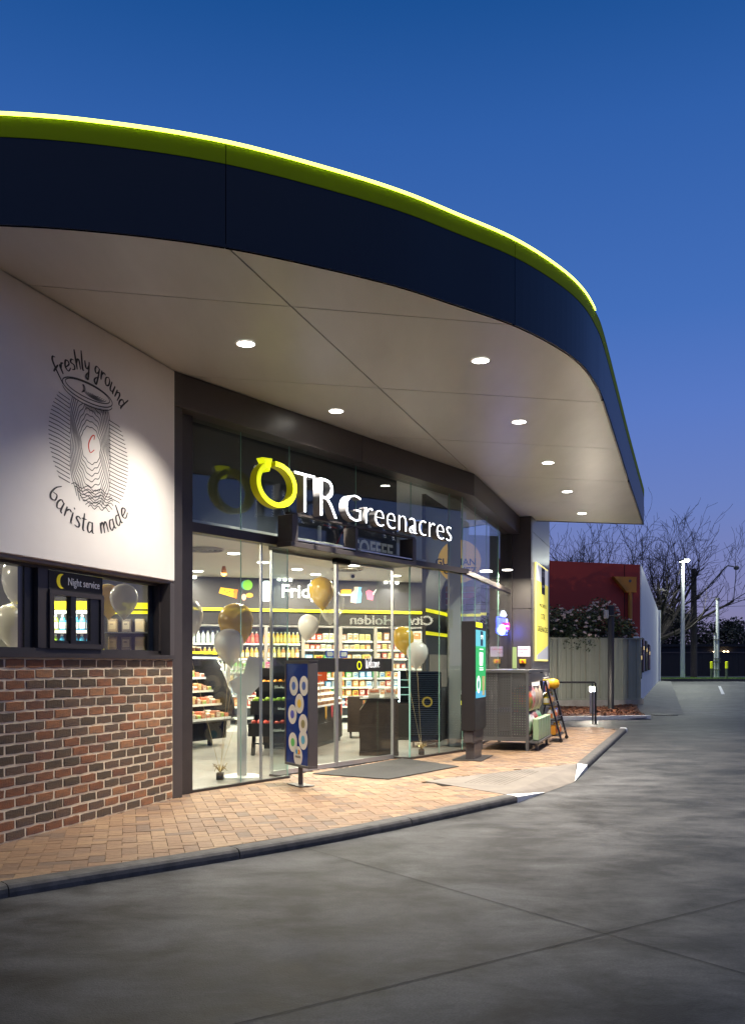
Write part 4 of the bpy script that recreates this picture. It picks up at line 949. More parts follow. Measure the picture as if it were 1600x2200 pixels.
for x, c in ((.55,(.85,.45,.03)),(.95,(.7,.08,.10)),(1.6,(.7,.10,.06))): MB().prism([(x-.05,.70),(x+.05,.70),(x+.035,.52),(x,.48),(x-.035,.52)], -.004, .006, axis='y').build('hang_tag', col_mat(c,.5), gon)
g2 = ob('wood_cabinet', None, None, G(745,1590)+Vector((0,.35,0)), 0, 'dark wood cabinet on castors at the far end of the jar gondola', 'cabinet')
MB().cbox(0,.30,0,.5,.12,.80,.006).build('body', WOOD, g2)
for x, y in ((.06,.06),(.24,.06),(.06,.44),(.24,.44)): MB().tube([(x-.015,y,.05),(x+.015,y,.05)], .05, 10).box(x-.02,x+.02,y-.02,y+.02,.09,.12).build('castor', BLACK, g2)
sg = ob('price_board', None, None, W(688,1442,15.3)-Vector((0,0,0)), 0, 'orange red price board standing over the jar gondola', 'sign')
MB().box(-.115,.115,0,.01,-.16,.18).build('board', mat('board_orange', (.72,.10,.02), .5, emit=.15), sg); MB().tube([(0,.005,-.16),(0,.005,-.55)], .008, 6).build('stem', STEEL, sg)
for z in (.05,-.02,-.08): m = MB(); squig(m, -.07, z, 4, .032, -.002); m.build('board_lettering', CHALK, sg)
# wood cabinet beside the right door
g3 = ob('wood_counter', None, None, (-.20, 14.15, 0), 0, 'dark wood counter with a sloping front just inside the right door', 'counter')
MB().prism([(0,.0),(.60,.0),(.60,.86),(.12,.86),(0,.70)], 0, .62, axis='y').build('body', WOOD, g3)
MB().box(-.006,.606,-.008,-.001,.0,.07).box(-.006,.606,-.008,-.001,.42,.45).build('moulding', WOOD, g3); MB().box(.0,.62,-.02,.64,.862,.885).build('counter_top', BLACK, g3)
row(FW, -.1, .4, 14.4, .887, .20, lambda i: pack_mesh(.18,.075,.12,(.62,.58,.48),(.55,.50,.40)), 'egg_carton', 'egg carton lying on the dark wood counter', 'carton', 'egg cartons on the counter')
row(FW, -.1, .4, 14.4, .965, .20, lambda i: pack_mesh(.18,.07,.12,(.65,.45,.35),(.6,.2,.1)), 'egg_carton', 'egg carton on top of another on the dark wood counter', 'carton', 'upper egg cartons on the counter')
# navy ribbed cooler
cl_ = ob('navy_cooler', None, None, G(914,1607)+Vector((0,.28,0)), 0, 'navy ribbed upright cooler on castors behind the right pane', 'cooler')
MB().cbox(-.27,.27,-.25,.25,.09,1.30,.02).build('body', NAVYG, cl_)
m = MB()
for k in range(30): m.box(-.265,.265,-.262,-.249,.22+k*.035,.235+k*.035)
m.build('ribs', mat('rib_navy', (.012,.02,.035), .3), cl_, kind='stuff')
m = MB(); annulus(m, .03, .78, .06,.09,.06,.09, -.268, -.2635); m.build('emblem_ring', mat('emblem_gold', (.30,.22,.03), .4), cl_)
for x in (-.2,0,.2): MB().tube([(x-.015,-.18,.045),(x+.015,-.18,.045)], .045, 10).box(x-.02,x+.02,-.2,-.16,.08,.1).build('castor', GREYM, cl_)
mf = ob('counter_fridge', None, None, W(871,1512,17.2), 0, 'small lit counter fridge between the door and the navy cooler', 'fridge')
MB().box(-.14,.14,.28,.30,0,.62).box(-.14,-.12,0,.28,0,.62).box(.12,.14,0,.28,0,.62).box(-.12,.12,0,.28,.60,.62).box(-.12,.12,0,.28,0,.02).build('casing', BLACK, mf)
MB().box(-.138,-.105,-.01,-.002,.03,.60).build('edge_light', mat('cool_light', (.8,.95,1), .5, emit=4, ecol=(.75,.95,1)), mf)
for z in (.16,.30,.44): MB().box(-.12,.12,0,.27,z,z+.01).build('shelf', mat('shelf_teal', (.3,.55,.52), .3, emit=.4), mf)
MB().box(-.5,.5,-.1,.4,-.74,-.001).build('bench', BLACKM, mf)
# inner pillar, food counter bulkhead with stripes and the hanging round sign
pil = ob('inner_pillar', None, None, (1.42, 15.75, 0), 0, 'square grey pillar inside the glass near the entrance corner', 'pillar')
MB().cbox(-.105,.105,0,.25,0,4.5,.006).build('shaft', mat('pillar_grey', (.24,.26,.25), .5), pil)
kio = ob('food_counter', None, None, (1.0, 17.3, 0), 0, 'grey green food counter bulkhead with coloured menu stripes behind the inner pillar', 'food counter')
WG = mat('kiosk_wall', (.23,.26,.25), .55)
MB().box(.0,1.05,0,.10,2.14,3.02).build('bulkhead', WG, kio); MB().box(.42,1.04,.02,.12,0,2.139).build('counter_wall', WG, kio)
for k, c in enumerate(((.26,.14,.02),(.20,.03,.025),(.13,.018,.02),(.03,.032,.035))): MB().box(.03,.95,-.008,-.001,2.90-.12*k-.10,2.90-.12*k).build('menu_stripe', col_mat(c,.5), kio)
MB().box(.0,1.05,-.016,-.009,2.33,2.38).build('yellow_strip', YEL, kio); MB().box(.45,1.0,-.25,.0,.86,.92).build('counter_top', ALU, kio); MB().box(.45,1.0,-.22,-.001,.02,.855).build('counter_front', NAVYG, kio); MB().box(.45,1.0,-.232,-.221,.66,.74).build('counter_strip', YEL, kio)
hs = ob('hanging_round_sign', None, None, W(987,1206,16.3), 0, 'round mustard hanging sign with black lettering behind the inner pillar', 'sign')
m = MB(); m.prism([(.385*math.cos(rad(i*10)), .385*math.sin(rad(i*10))) for i in range(36)], 0, .03, axis='y'); m.build('disc', mat('disc_mustard', (.62,.36,.05), .5, emit=.5), hs)
text('disc_lettering', 'GUZMAN', .17, BLACKM, hs, (.30,-.004,-.07), align='RIGHT', bold=.004); text('disc_lettering', 'GOMEZ', .17, BLACKM, hs, (.30,-.004,-.225), align='RIGHT', bold=.004)
MB().tube([(0,.015,.385),(0,.015,.95)], .008, 6).build('hanger', STEEL, hs)
# dark inner wall behind the side front with yellow framing
iw = thing('side_inner_wall', 'dark inner partition with yellow framing behind the side glass', 'partition', FC)
MB().box(.9,4.38,1.05,1.12,0,4.4).build('partition_panel', mat('partition_dark', (.035,.036,.04), .5), iw)
MB().box(.9,4.38,1.03,1.049,2.34,2.40).build('yellow_strip', YEL, iw); MB().box(.9,3.5,1.03,1.049,1.94,2.0).box(3.42,3.5,1.03,1.049,1.0,1.939).build('yellow_frame', YEL, iw)
MB().box(1.1,3.4,1.035,1.049,1.0,1.6).build('taupe_panel', mat('taupe', (.20,.17,.14), .5), iw)
def fcx(px, y):
    r = Vector(((px-PCX)/FPX, 1.0)); o = FC(0, y).xy; n = FC.n.xy; k = n.dot(o)/n.dot(r); q = r*k; return (q-o).dot(FC.u.xy), q.y
x0, yd = fcx(1090, .17)
lot = thing('lottery_sign', 'blue glowing lottery sign hanging inside the side glass', 'sign', FC, (x0, .26, ZC+(HOR-1343)/FPX*yd), rz=rad(-35))
BLU = mat('neon_blue', (.05,.10,1), .4, emit=7.0, ecol=(.06,.10,1.0))
MB().cbox(-.15,.15,0,.05,-.15,.14,.02).build('sign_box', mat('lot_blue', (.25,.3,.95), .4, emit=1.6, ecol=(.22,.28,1.0)), lot)
MB().box(-.04,.17,-.012,-.001,-.09,.05).build('sign_strip', mat('lot_red', (.55,.03,.12), .4, emit=.8), lot); text('sign_lettering', 'Lotteries', .058, WHITEE, lot, (-.035,-.014,-.035), sx=.85)
annulus(MB(), 0,0,.1,.1,.1,.1,0,0)
m = MB(); m.tube([(-.17,-.005,-.17),(-.17,-.005,.16),(.0,-.005,.17)], .012, 6).tube([(-.17,-.005,-.17),(.1,-.005,-.19)], .012, 6).build('neon_tube', BLU, lot)
m = MB(); m.lathe([(.05,.16),(.075,.20),(.05,.26),(.03,.30)], 8).build('sign_topper', mat('lot_white', (.8,.85,1), .4, emit=2.5, ecol=(.7,.75,1)), lot)
l = bpy.data.lights.new('lamp', 'POINT'); l.energy = 16; l.color = (.08,.12,1.0); l.shadow_soft_size = .12; lo = bpy.data.objects.new('lamp', l); COL.objects.link(lo); lo.parent = lot; lo.location = (0,-.12,-.10)

# ceiling fittings
for px, py, lb in ((440,1179,'round ceiling air diffuser nearest the left jamb'), (745,1222,'round ceiling air diffuser above the doors')):
    k = (3.25-ZC)/(HOR-py); t = ob('air_diffuser', None, None, Vector(((px-PCX)*k, FPX*k, 3.249)), 0, lb, 'air diffuser', 'ceiling air diffusers')
    for r in (.30,.22,.14,.06): m = MB(); m.lathe([(r,-.002),(r,-.03),(r-.025,-.03),(r-.028,-.002)], 28); m.build('diffuser_ring', mat('vent_grey', (.45,.42,.38), .5), t)
cc_ = ob('dome_camera', None, None, W(758,1240,18.6), 0, 'small white security camera under the ceiling right of the word Fridge', 'camera')
MB().lathe([(.05,.12),(.05,.06),(.03,.055)], 14).build('mount', STW, cc_); MB().tube([(0,-.1,0),(0,.08,.02)], .055, 14).build('housing', STW, cc_); MB().tube([(0,-.125,-.002),(0,-.101,0)], .035, 14).build('lens', BLACK, cc_)
k = (3.25-ZC)/(HOR-1217); op = Vector(((481-PCX)*k, FPX*k, 3.12))
ol = ob('heat_lamp', None, None, op, 0, 'small orange glowing pendant lamp near the ceiling left of the doors', 'lamp')
MB().lathe([(.03,.13),(.05,.05),(.055,0)], 12).build('shade', mat('shade_copper', (.5,.2,.05), .3, metal=.8), ol); MB().lathe([(.045,-.003),(.05,-.02),(.02,-.05)], 12).build('bulb', mat('bulb_orange', (1,.45,.08), .5, emit=14, ecol=(1,.42,.06)), ol)

# behind the night window: drinks fridge, snack rack, counter
nf = ob('drinks_fridge', None, None, (-4.75, 12.0, 0), 0, 'lit drinks fridge with a yellow header seen through the night hatch', 'fridge')
MB().box(0,1.35,.55,.60,0,2.35).box(0,.04,0,.55,0,2.35).box(1.31,1.35,0,.55,0,2.35).build('casing', BLACK, nf); MB().box(0,1.35,-.02,-.001,2.14,2.25).build('header', YEL, nf); MB().box(.04,1.31,.03,.06,2.09,2.13).build('light_strip', mat('case_light', (1,1,1), .5), nf)
for z in (1.35,1.60,1.86): MB().box(.04,1.31,.05,.55,z-.014,z).box(.04,1.31,.04,.049,z-.03,z+.01).build('shelf', SHW, nf)
area('lamp', (.67,.02,2.08), 9, 1.2, .05, (1,.98,.95), nf, (rad(25),0,0))
for z, tg in ((1.602,'lower'), (1.862,'upper'), (1.352,'bottom')):
    row(FW, -4.70, -3.45, 12.12, z, .085, lambda i: bottle_mesh(.038,.215, [(.30,.50,.03),(.30,.50,.03),(.04,.35,.62),(.04,.35,.62),(.60,.10,.20)][min(4,i//3)], (.7,.7,.65), (.75,.75,.7)), 'drink_bottle', 'bright drink bottle on the %s shelf behind the night hatch' % tg, 'bottle', 'drink bottles behind the night hatch, %s shelf' % tg)
nr = ob('snack_rack', None, None, (-3.55, 11.6, 0), 0, 'black snack rack in a glowing yellow frame behind the night window', 'rack')
MB().box(0,.92,.30,.33,0,2.14).build('rack_back', BLACK, nr)
MB().box(0,.92,-.02,.0,2.06,2.10).box(.86,.90,-.02,.0,1.55,2.059).box(.0,.86,-.02,.0,1.50,1.53).build('yellow_frame', YEL, nr); MB().prism([(0,1.54),(.16,1.54),(.02,2.05),(0,2.05)], -.015, .0, axis='y').build('yellow_side', YEL, nr); MB().box(.3,.92,.26,.29,2.16,2.22).build('yellow_strip', YEL, nr)
for z in (1.60,1.83): MB().box(.10,.85,.0,.29,z-.012,z).build('shelf', GREYM, nr)
for z, tg in ((1.602,'lower'), (1.832,'upper')): row(FW, -3.42, -2.72, 11.72, z, .15, lambda i: pack_mesh(.12,.17,.06,[(.24,.17,.09),(.10,.08,.06),(.34,.28,.18)][i % 3],[(.40,.30,.16),(.30,.24,.16)][i % 2]), 'snack_bag', 'silver snack bag on the %s yellow framed rack shelf' % tg, 'snack bag', 'snack bags on the %s rack shelf' % tg)
area('lamp', (.45,-.1,2.04), 3, .7, .05, (1,.97,.92), nr, (rad(20),0,0))
ct = ob('service_counter', None, None, FA(-2.6,.55), FA.rz, 'dark service counter behind the night window', 'counter')
MB().cbox(0,2.3,0,.7,0,1.52,.01).build('counter_body', BLACKM, ct); MB().box(.2,1.2,.05,.5,1.522,1.56).build('counter_leaflets', PAPER, ct)

# ------------------------------------------------------------------ things on the pavement
# double sided poster stand
FP = Frame(-.623, 10.41, -30)
ps = thing('payment_sign', 'grey framed blue poster stand with white payment circles before the doors', 'poster stand', FP)
PFR = mat('stand_grey', (.085,.078,.078), .4, metal=.3)
ZB, ZT = .225, 1.452
MB().cbox(0,.655,0,.115,ZB,ZB+.03,.003).cbox(0,.655,0,.115,ZT-.025,ZT,.003).cbox(0,.03,0,.115,ZB+.03,ZT-.025,.003).cbox(.625,.655,0,.115,ZB+.03,ZT-.025,.003).build('frame', PFR, ps)
MB().box(.028,.627,.008,.107,ZB+.028,ZT-.023).build('poster', mat('poster_blue', (.008,.018,.14), .18, noise=(1.5,(.012,.05,.26),3)), ps)
MB().box(-.012,.667,-.004,.119,ZT,ZT+.012).build('top_cap', PFR, ps)
def disc(x, z, r, name, mt, y0=.0055, y1=.0079, par=ps, sx=1.0): return MB().prism([(x+r*sx*math.cos(rad(i*12)), z+r*math.sin(rad(i*12))) for i in range(30)], y0, y1, axis='y').build(name, mt, par)
DW = mat('disc_white', (.66,.62,.56), .4)
def dq(px, py):     # poster position for a photo pixel
    r = Vector(((px-PCX)/FPX, 1.0)); o = FP(0,.109).xy; n = FP.n.xy; k = n.dot(o)/n.dot(r); q = r*k; return (q-o).dot(FP.u.xy), ZC+(HOR-py)/FPX*q.y
logos = [(631,1474,'',(.05,.12,.4)), (654,1474,'',(.05,.10,.35)), (643,1512,'',(.7,.45,.05)), (628,1535,'',(.10,.10,.45)), (651,1556,'',(.3,.25,.1)), (629,1595,'',(.10,.40,.10)), (651,1590,'',(.10,.35,.5)), (640,1625,'MASTER',(.1,.1,.1))]
for px, py, s_, c in logos:
    x, z = dq(px, py); x = max(.14, min(.515, x)); disc(x, z, .115, 'poster_circle', DW, .1075, .1090+.0004*(py % 3))
    cm = col_mat(c, .4)
    if s_: 
        t_ = text('circle_mark', s_, .055 if len(s_) < 5 else .04, cm, ps, (x, .1115, z-.02), rot=(rad(90),0,math.pi), align='CENTER')
    else: disc(x, z, .05, 'circle_mark', cm, .1102, .1115)
    if s_ == 'C': disc(x+.02, z, .04, 'circle_mark', col_mat((.65,.12,.02),.4), .112, .1135)
    if s_ == 'MASTER':
        for k, c2 in enumerate(((.65,.1,.02),(.75,.45,.02),(.05,.3,.6))): disc(x-.03+k*.03, z+.05, .028, 'circle_mark', col_mat(c2,.4), .1102, .1115+.0004*k)
MB().tube([(.33,.06,.01),(.33,.06,ZB)], .028, 14).build('post', PFR, ps); MB().cbox(.16,.50,-.04,.16,.003,.014,.003).build('base_plate', PFR, ps)
# digital totem
FT = Frame(1.500, 13.35, 18.5)
tt = thing('digital_totem', 'black digital totem with a glowing green screen on the pavers', 'totem', FT)
TB = mat('totem_black', (.014,.012,.011), .38)
MB().cbox(0,.80,0,.205,.44,2.055,.006).build('housing', TB, tt); MB().cbox(.04,.74,.03,.18,.26,.439,.01).build('neck', BRONZE2, tt); MB().cbox(.13,.66,.04,.17,.014,.26,.004).build('stem', BRONZE2, tt); MB().cbox(-.02,.86,-.10,.34,.003,.014,.003).build('base_plate', BRONZE, tt)
MB().box(.06,.50,-.004,-.0005,1.97,2.04).build('lime_tag', LIMEE, tt)
SCR = bpy.data.materials.new('screen_lit'); SCR.use_nodes = True
N_, L_ = SCR.node_tree.nodes, SCR.node_tree.links; N_.clear(); o_ = N_.new('ShaderNodeOutputMaterial'); em_ = N_.new('ShaderNodeEmission'); em_.inputs[1].default_value = 1.35
tc_n = N_.new('ShaderNodeTexCoord'); sp_ = N_.new('ShaderNodeSeparateXYZ'); rp_ = N_.new('ShaderNodeValToRGB'); mr_ = N_.new('ShaderNodeMapRange'); mr_.inputs[1].default_value = .92; mr_.inputs[2].default_value = 1.93
L_.new(tc_n.outputs['Object'], sp_.inputs[0]); L_.new(sp_.outputs['Z'], mr_.inputs[0]); L_.new(mr_.outputs[0], rp_.inputs[0]); L_.new(rp_.outputs[0], em_.inputs[0]); L_.new(em_.outputs[0], o_.inputs[0])
rp_.color_ramp.interpolation = 'CONSTANT'
for p_, c_ in ((0,(.10,.42,.62)),(.10,(.05,.42,.14)),(.40,(.03,.36,.12)),(.405,(.06,.46,.16)),(.74,(.06,.50,.22)),(.76,(.16,.55,.65)),(1,(.2,.6,.7))):
    e_ = rp_.color_ramp.elements.new(p_); e_.color = (*c_, 1)
rp_.color_ramp.elements.remove(rp_.color_ramp.elements[0]); 
MB().box(.05,.75,-.005,-.0005,.92,1.93).build('screen', SCR, tt)
SW = mat('screen_white', (.8,.9,.85), .5, emit=1.0, ecol=(.6,.85,.75))
MB().box(.36,.54,-.0065,-.0055,1.70,1.92).build('screen_logo', mat('screen_navy', (.01,.05,.09), .4), tt); text('screen_lettering', 'OTR', .09, SW, tt, (.37,-.0075,1.80))
disc(.22, 1.12, .13, 'screen_badge', SW, -.0065, -.0055, tt); disc(.22, 1.12, .075, 'screen_badge', mat('screen_teal', (.05,.3,.25), .4, emit=.3), -.0075, -.0068, tt)
MB().prism([(.30,1.40),(.52,1.40),(.55,1.60),(.28,1.60)], -.0065, -.0055, axis='y').build('screen_cup', SW, tt)
for z in (1.33,1.36,1.64): MB().box(.28,.56,-.0065,-.0055,z,z+.014).build('screen_line', SW, tt)
MB().prism([(.50,.95),(.66,.95),(.68,1.24),(.48,1.24)], -.0065, -.0055, axis='y').build('screen_cup', mat('screen_brown', (.35,.30,.12), .4, emit=.4), tt)
# perforated cage
PERF = bpy.data.materials.new('perforated_grey'); PERF.use_nodes = True
N_, L_ = PERF.node_tree.nodes, PERF.node_tree.links; b_ = N_['Principled BSDF']; b_.inputs['Base Color'].default_value = (.085,.085,.083,1); b_.inputs['Roughness'].default_value = .4; b_.inputs['Metallic'].default_value = .3
tc_n = N_.new('ShaderNodeTexCoord'); vm_ = N_.new('ShaderNodeVectorMath'); vm_.operation = 'SCALE'; vm_.inputs['Scale'].default_value = 1/.042; fr_ = N_.new('ShaderNodeVectorMath'); fr_.operation = 'FRACTION'
sb_ = N_.new('ShaderNodeVectorMath'); sb_.operation = 'SUBTRACT'; sb_.inputs[1].default_value = (.5,.5,.5); sp_ = N_.new('ShaderNodeSeparateXYZ')
L_.new(tc_n.outputs['Object'], vm_.inputs[0]); L_.new(vm_.outputs[0], fr_.inputs[0]); L_.new(fr_.outputs[0], sb_.inputs[0]); L_.new(sb_.outputs[0], sp_.inputs[0])
def mth(op, a, b=None):
    n = N_.new('ShaderNodeMath'); n.operation = op
    for i_, v in enumerate((a, b)):
        if v is None: continue
        if isinstance(v, (int, float)): n.inputs[i_].default_value = v
        else: L_.new(v, n.inputs[i_])
    return n.outputs[0]
ax, az = mth('ABSOLUTE', sp_.outputs['Y']), mth('ABSOLUTE', sp_.outputs['Z'])
hole = mth('LESS_THAN', mth('MAXIMUM', ax, az), .19); L_.new(mth('SUBTRACT', 1.0, hole), b_.inputs['Alpha'])
FCG = Frame(2.545, 14.88, 18.5)
cg = thing('perforated_cage', 'grey perforated steel cage beside the digital totem', 'cage', FCG)
CGL, CGW, CGH = 1.70, .82, 1.33
CF = mat('cage_frame', (.115,.115,.112), .4, metal=.3)
for x in (0, CGL-.05):
    for y in (0, CGW-.05): MB().cbox(x,x+.05,y,y+.05,.0,CGH-.051,.003).build('corner_post', CF, cg)
MB().cbox(-.005,CGL+.005,-.005,CGW+.005,CGH-.05,CGH,.004).build('top_panel', CF, cg)
for x in (0.002, CGL-.048): MB().box(x,x+.046,.051,CGW-.051,.16,.22).build('bottom_rail', CF, cg)
for y in (0.002, CGW-.048): MB().box(.051,CGL-.051,y,y+.046,.16,.22).build('bottom_rail', CF, cg)
for y in (.275,.53): MB().box(.010,.035,y,y+.025,.221,CGH-.051).build('stile', CF, cg)
for a, b in ((.052,.273),(.302,.528),(.557,CGW-.052)): MB().face([(.02,a,.222),(.02,b,.222),(.02,b,CGH-.052),(.02,a,CGH-.052)]).build('perforated_panel', PERF, cg)
MB().face([(.052,CGW-.02,.222),(CGL-.052,CGW-.02,.222),(CGL-.052,CGW-.02,CGH-.052),(.052,CGW-.02,CGH-.052)]).build('back_panel', GREYM, cg)
MB().box(.052,CGL-.052,.06,CGW-.06,.222,.24).box(.052,CGL-.052,.10,CGW-.06,.62,.635).build('cage_shelf', GREYM, cg)
MB().box(.06,CGL-.06,-.004,-.001,CGH-.20,CGH-.06).build('header_panel', CF, cg)
for i in range(3): MB().prism([(0,0),(.3,.02),(.22,.16),(.05,.12)], CGH+.003+i*.004, CGH+.006+i*.004).build('loose_leaflet', [PAPER, mat('leaflet_blue', (.15,.35,.6), .5), PAPER][i], None, loc=FCG(.2+.12*i,.2+.15*i,0), rz=.4*i, label=['white leaflet lying on the cage top nearest the totem','pale blue leaflet lying on the cage top','white leaflet farthest back on the cage top'][i], cat='leaflet')
# goods along the cage's open side
def bag_mesh(w, h, d, c, c2):
    k = ('bag', w, h, d, c, c2)
    if k not in PM:
        bm = bmesh.new(); bmesh.ops.create_cube(bm, size=1); bmesh.ops.subdivide_edges(bm, edges=bm.edges[:], cuts=3, use_grid_fill=True)
        r = random.Random(hash(c) & 255)
        for v in bm.verts:
            x, y, z = v.co; f = 1-(abs(z)*2)**3*.25
            v.co = (x*w*(1-.12*abs(z)*2)+r.uniform(-.006,.006), y*d*f*(1.25-(x*2)**2*.5)+r.uniform(-.006,.006), (z+.5)*h)
        PM[k] = bpy.data.meshes.new('bag'); bm.to_mesh(PM[k]); bm.free()
        PM[k].materials.append(mat('bag_%d_%d_%d' % tuple(v*255 for v in c), c, .3, noise=(7,c2,2))); PM[k].polygons.foreach_set('use_smooth', [True]*len(PM[k].polygons))
    return PM[k]
goods = [(.18,.245,.30,.36,(.05,.28,.05),(.65,.65,.6),'green and white bag at the near end of the cage goods'), (.52,.245,.30,.34,(.55,.05,.04),(.7,.7,.68),'red and white bag in the cage, second from the near end'), (.90,.245,.32,.36,(.62,.60,.56),(.5,.06,.05),'white bag with red print in the middle of the cage'), (1.32,.245,.32,.36,(.70,.68,.64),(.1,.35,.15),'white and green bag at the far end of the cage'),
         (.20,.64,.28,.34,(.08,.36,.08),(.6,.1,.05),'green bag standing on the upper cage shelf'), (.50,.64,.28,.42,(.60,.06,.04),(.7,.65,.6),'red bag on the upper cage shelf'), (.88,.64,.36,.40,(.50,.36,.22),(.62,.5,.36),'tan wood bag on the upper cage shelf'), (1.30,.64,.34,.40,(.52,.38,.24),(.6,.48,.34),'tan wood bag at the far end of the upper cage shelf')]
for x, z, w, h, c, c2, lb in goods: ob('goods_bag', bag_mesh(w, h, .30, c, c2), None, FCG(x, .15, z), FCG.rz, lb, 'bag', 'bags in the cage')
for i in range(5): o = ob('green_box', pack_mesh(.26,.36,.10,(.30,.42,.24),(.36,.50,.30)), None, FCG(.24+i*.30,-.10,.17), FCG.rz, ['green box at the near end of the low row before the cage','second green box in the low row before the cage','third green box, middle of the low row before the cage','fourth green box in the low row before the cage','green box at the far end of the low row before the cage'][i], 'box', 'green boxes before the cage')
lk = thing('box_ledge', 'thin steel ledge carrying the green boxes along the cage', 'ledge', FCG); MB().box(.05,1.60,-.17,-.01,.13,.165).build('ledge_plate', CF, lk)
for x in (.2,1.4): MB().box(x,x+.04,-.12,-.08,0,.13).build('leg', CF, lk)
# product rack leaning beyond the cage
FR = Frame(*G(1163,1598)[:2], 18.5)
rk = thing('product_rack', 'slanted black wire rack of bright bottles beyond the cage', 'rack', FR)
for x in (.35,1.25): 
    MB().tube([(x,-.30,.06),(x,-.02,1.12)], .018, 6).build('upright', BLACK, rk); MB().tube([(x,.25,.06),(x,-.02,1.12)], .014, 6).build('strut', BLACK, rk)
    for y in (-.30,.25): MB().tube([(x-.02,y,.035),(x+.02,y,.035)], .035, 10).build('castor', BLACK, rk)
for k, z in enumerate((.12,.40,.68,.92)):
    y = -.28+z*.25; MB().box(.35,1.25,y-.02,y+.20,z-.012,z).tube([(.35,y-.03,z+.05),(1.25,y-.03,z+.05)], .006, 5).build('rack_shelf', BLACK, rk)
    pal = [((.72,.30,.03),(.7,.15,.03)), ((.65,.62,.55),(.72,.2,.03)), ((.75,.55,.06),(.75,.7,.5)), ((.08,.12,.45),(.7,.25,.05))]
    row(FR, .40, 1.22, y+.09, z+.002, .135, lambda i: bottle_mesh(.055,.22,*pal[(i+k) % 4],(.75,.5,.05)) if (i+k) % 3 else pack_mesh(.11,.19,.09,*pal[(i*2+k) % 4]), 'oil_bottle', 'orange, white or yellow bottle on the %s rack shelf' % ('lowest','second','third','top')[k], 'bottle', 'bottles on the %s rack shelf' % ('lowest','second','third','top')[k])
MB().lathe([(.02,0),(.10,.03),(.13,.10),(.10,.18),(.03,.20)], 14).build('yellow_bucket', mat('bucket_yellow', (.75,.42,.02), .4), None, True, loc=FR(1.1,-.06,.95), label='round yellow tub on top of the slanted rack', cat='tub')
# open menu board standing on the cage
mb = thing('flyer_holder', 'thin green and white flyer holder standing behind the cage top', 'flyer holder', FCG); MB().box(1.30,1.34,.42,.49,CGH+.02,CGH+.40).build('flyer', mat('flyer_green', (.45,.6,.25), .5), mb); MB().cbox(1.26,1.38,.40,.51,CGH+.001,CGH+.02,.004).build('foot', BLACK, mb)
# handrail
hp = G(1279,1557, .0); hr = ob('handrail', None, None, hp, 0, 'black tubular handrail at the far end of the pavement', 'handrail')
v0 = G(1196,1532,.05) - hp
MB().tube([(0,0,0),(0,0,.97),(-.03,0,1.0),(-1.5*.98,.15,1.0)], .024, 10).build('rail', BLACK, hr); MB().tube([(v0.x*.93,.10,0),(v0.x*.93,.10,1.0)], .020, 10).build('rear_post', GREYM, hr); MB().lathe([(.055,0),(.055,.012),(.03,.016)], 14).build('foot_plate', BLACK, hr)

# ------------------------------------------------------------------ garden bed, fence, neighbour building
FN = Frame(0, 0, 18.5)
bed_pts = [G(1180,1546,ROAD), G(1400,1541,ROAD), Vector((8.75,29.5,0)), Vector((3.6,28.2,0)), Vector((3.6,23.5,0))]
MULCH = mat('mulch', (.10,.035,.014), .9, noise=(26,(.035,.013,.007),5), bump=(60,.8))
bed = MB()
bx0, bx1, by0, by1 = 3.7, 8.6, 24.3, 29.0
def bed_z(x, y): return .0 + .14*(y-24.0)/5 + .03*math.sin(x*2.1)*math.sin(y*1.7)
nx, ny = 40, 36
for i in range(nx):
    for j in range(ny):
        q = []
        for a, b in ((0,0),(1,0),(1,1),(0,1)):
            x, y = bx0+(bx1-bx0)*(i+a)/nx, by0+(by1-by0)*(j+b)/ny; q.append((x, y, bed_z(x, y)))
        q = [(min(v[0], 7.30+(v[1]-24.3)*.222), v[1], v[2]) for v in q]; bed.face(q)
bed.build('garden_bed', MULCH, kind='structure')
chips = MB()
for k in range(3200):
    y = RND.uniform(by0+.1, by1); x = RND.uniform(bx0+.05, 7.22+(y-24.3)*.222); z = bed_z(x, y); a = RND.random()*6.3; l, w = RND.uniform(.02,.06), RND.uniform(.008,.02); t = RND.uniform(-.4,.4)
    d = Vector((math.cos(a)*l, math.sin(a)*l, t*l)); n = Vector((-math.sin(a)*w, math.cos(a)*w, .3*w)); p = Vector((x, y, z+.015)); chips.face([p-d-n, p+d-n, p+d+n, p-d+n], k % 3)
chips.build('mulch_chips', [mat('chip_a', (.16,.055,.020), .85), mat('chip_b', (.09,.03,.013), .85), mat('chip_c', (.22,.09,.04), .85)], kind='stuff')
wk = ob('painted_kerb', None, kind='structure'); a, b = G(1208,1551,ROAD), G(1398,1548,ROAD+.0)
d = (b-a).normalized(); n = Vector((-d.y, d.x, 0))*.15
MB().prism([tuple(v[:2]) for v in (a, b, b+n, a+n)], ROAD-.05, ROAD+.13).build('kerb_block', KWHITE, wk)
a2 = a - d*1.6; MB().prism([tuple(v[:2]) for v in (a2, a-d*.004, a-d*.004+n, a2+n)], ROAD-.05, ROAD+.12).build('kerb_block', KERBM, wk)
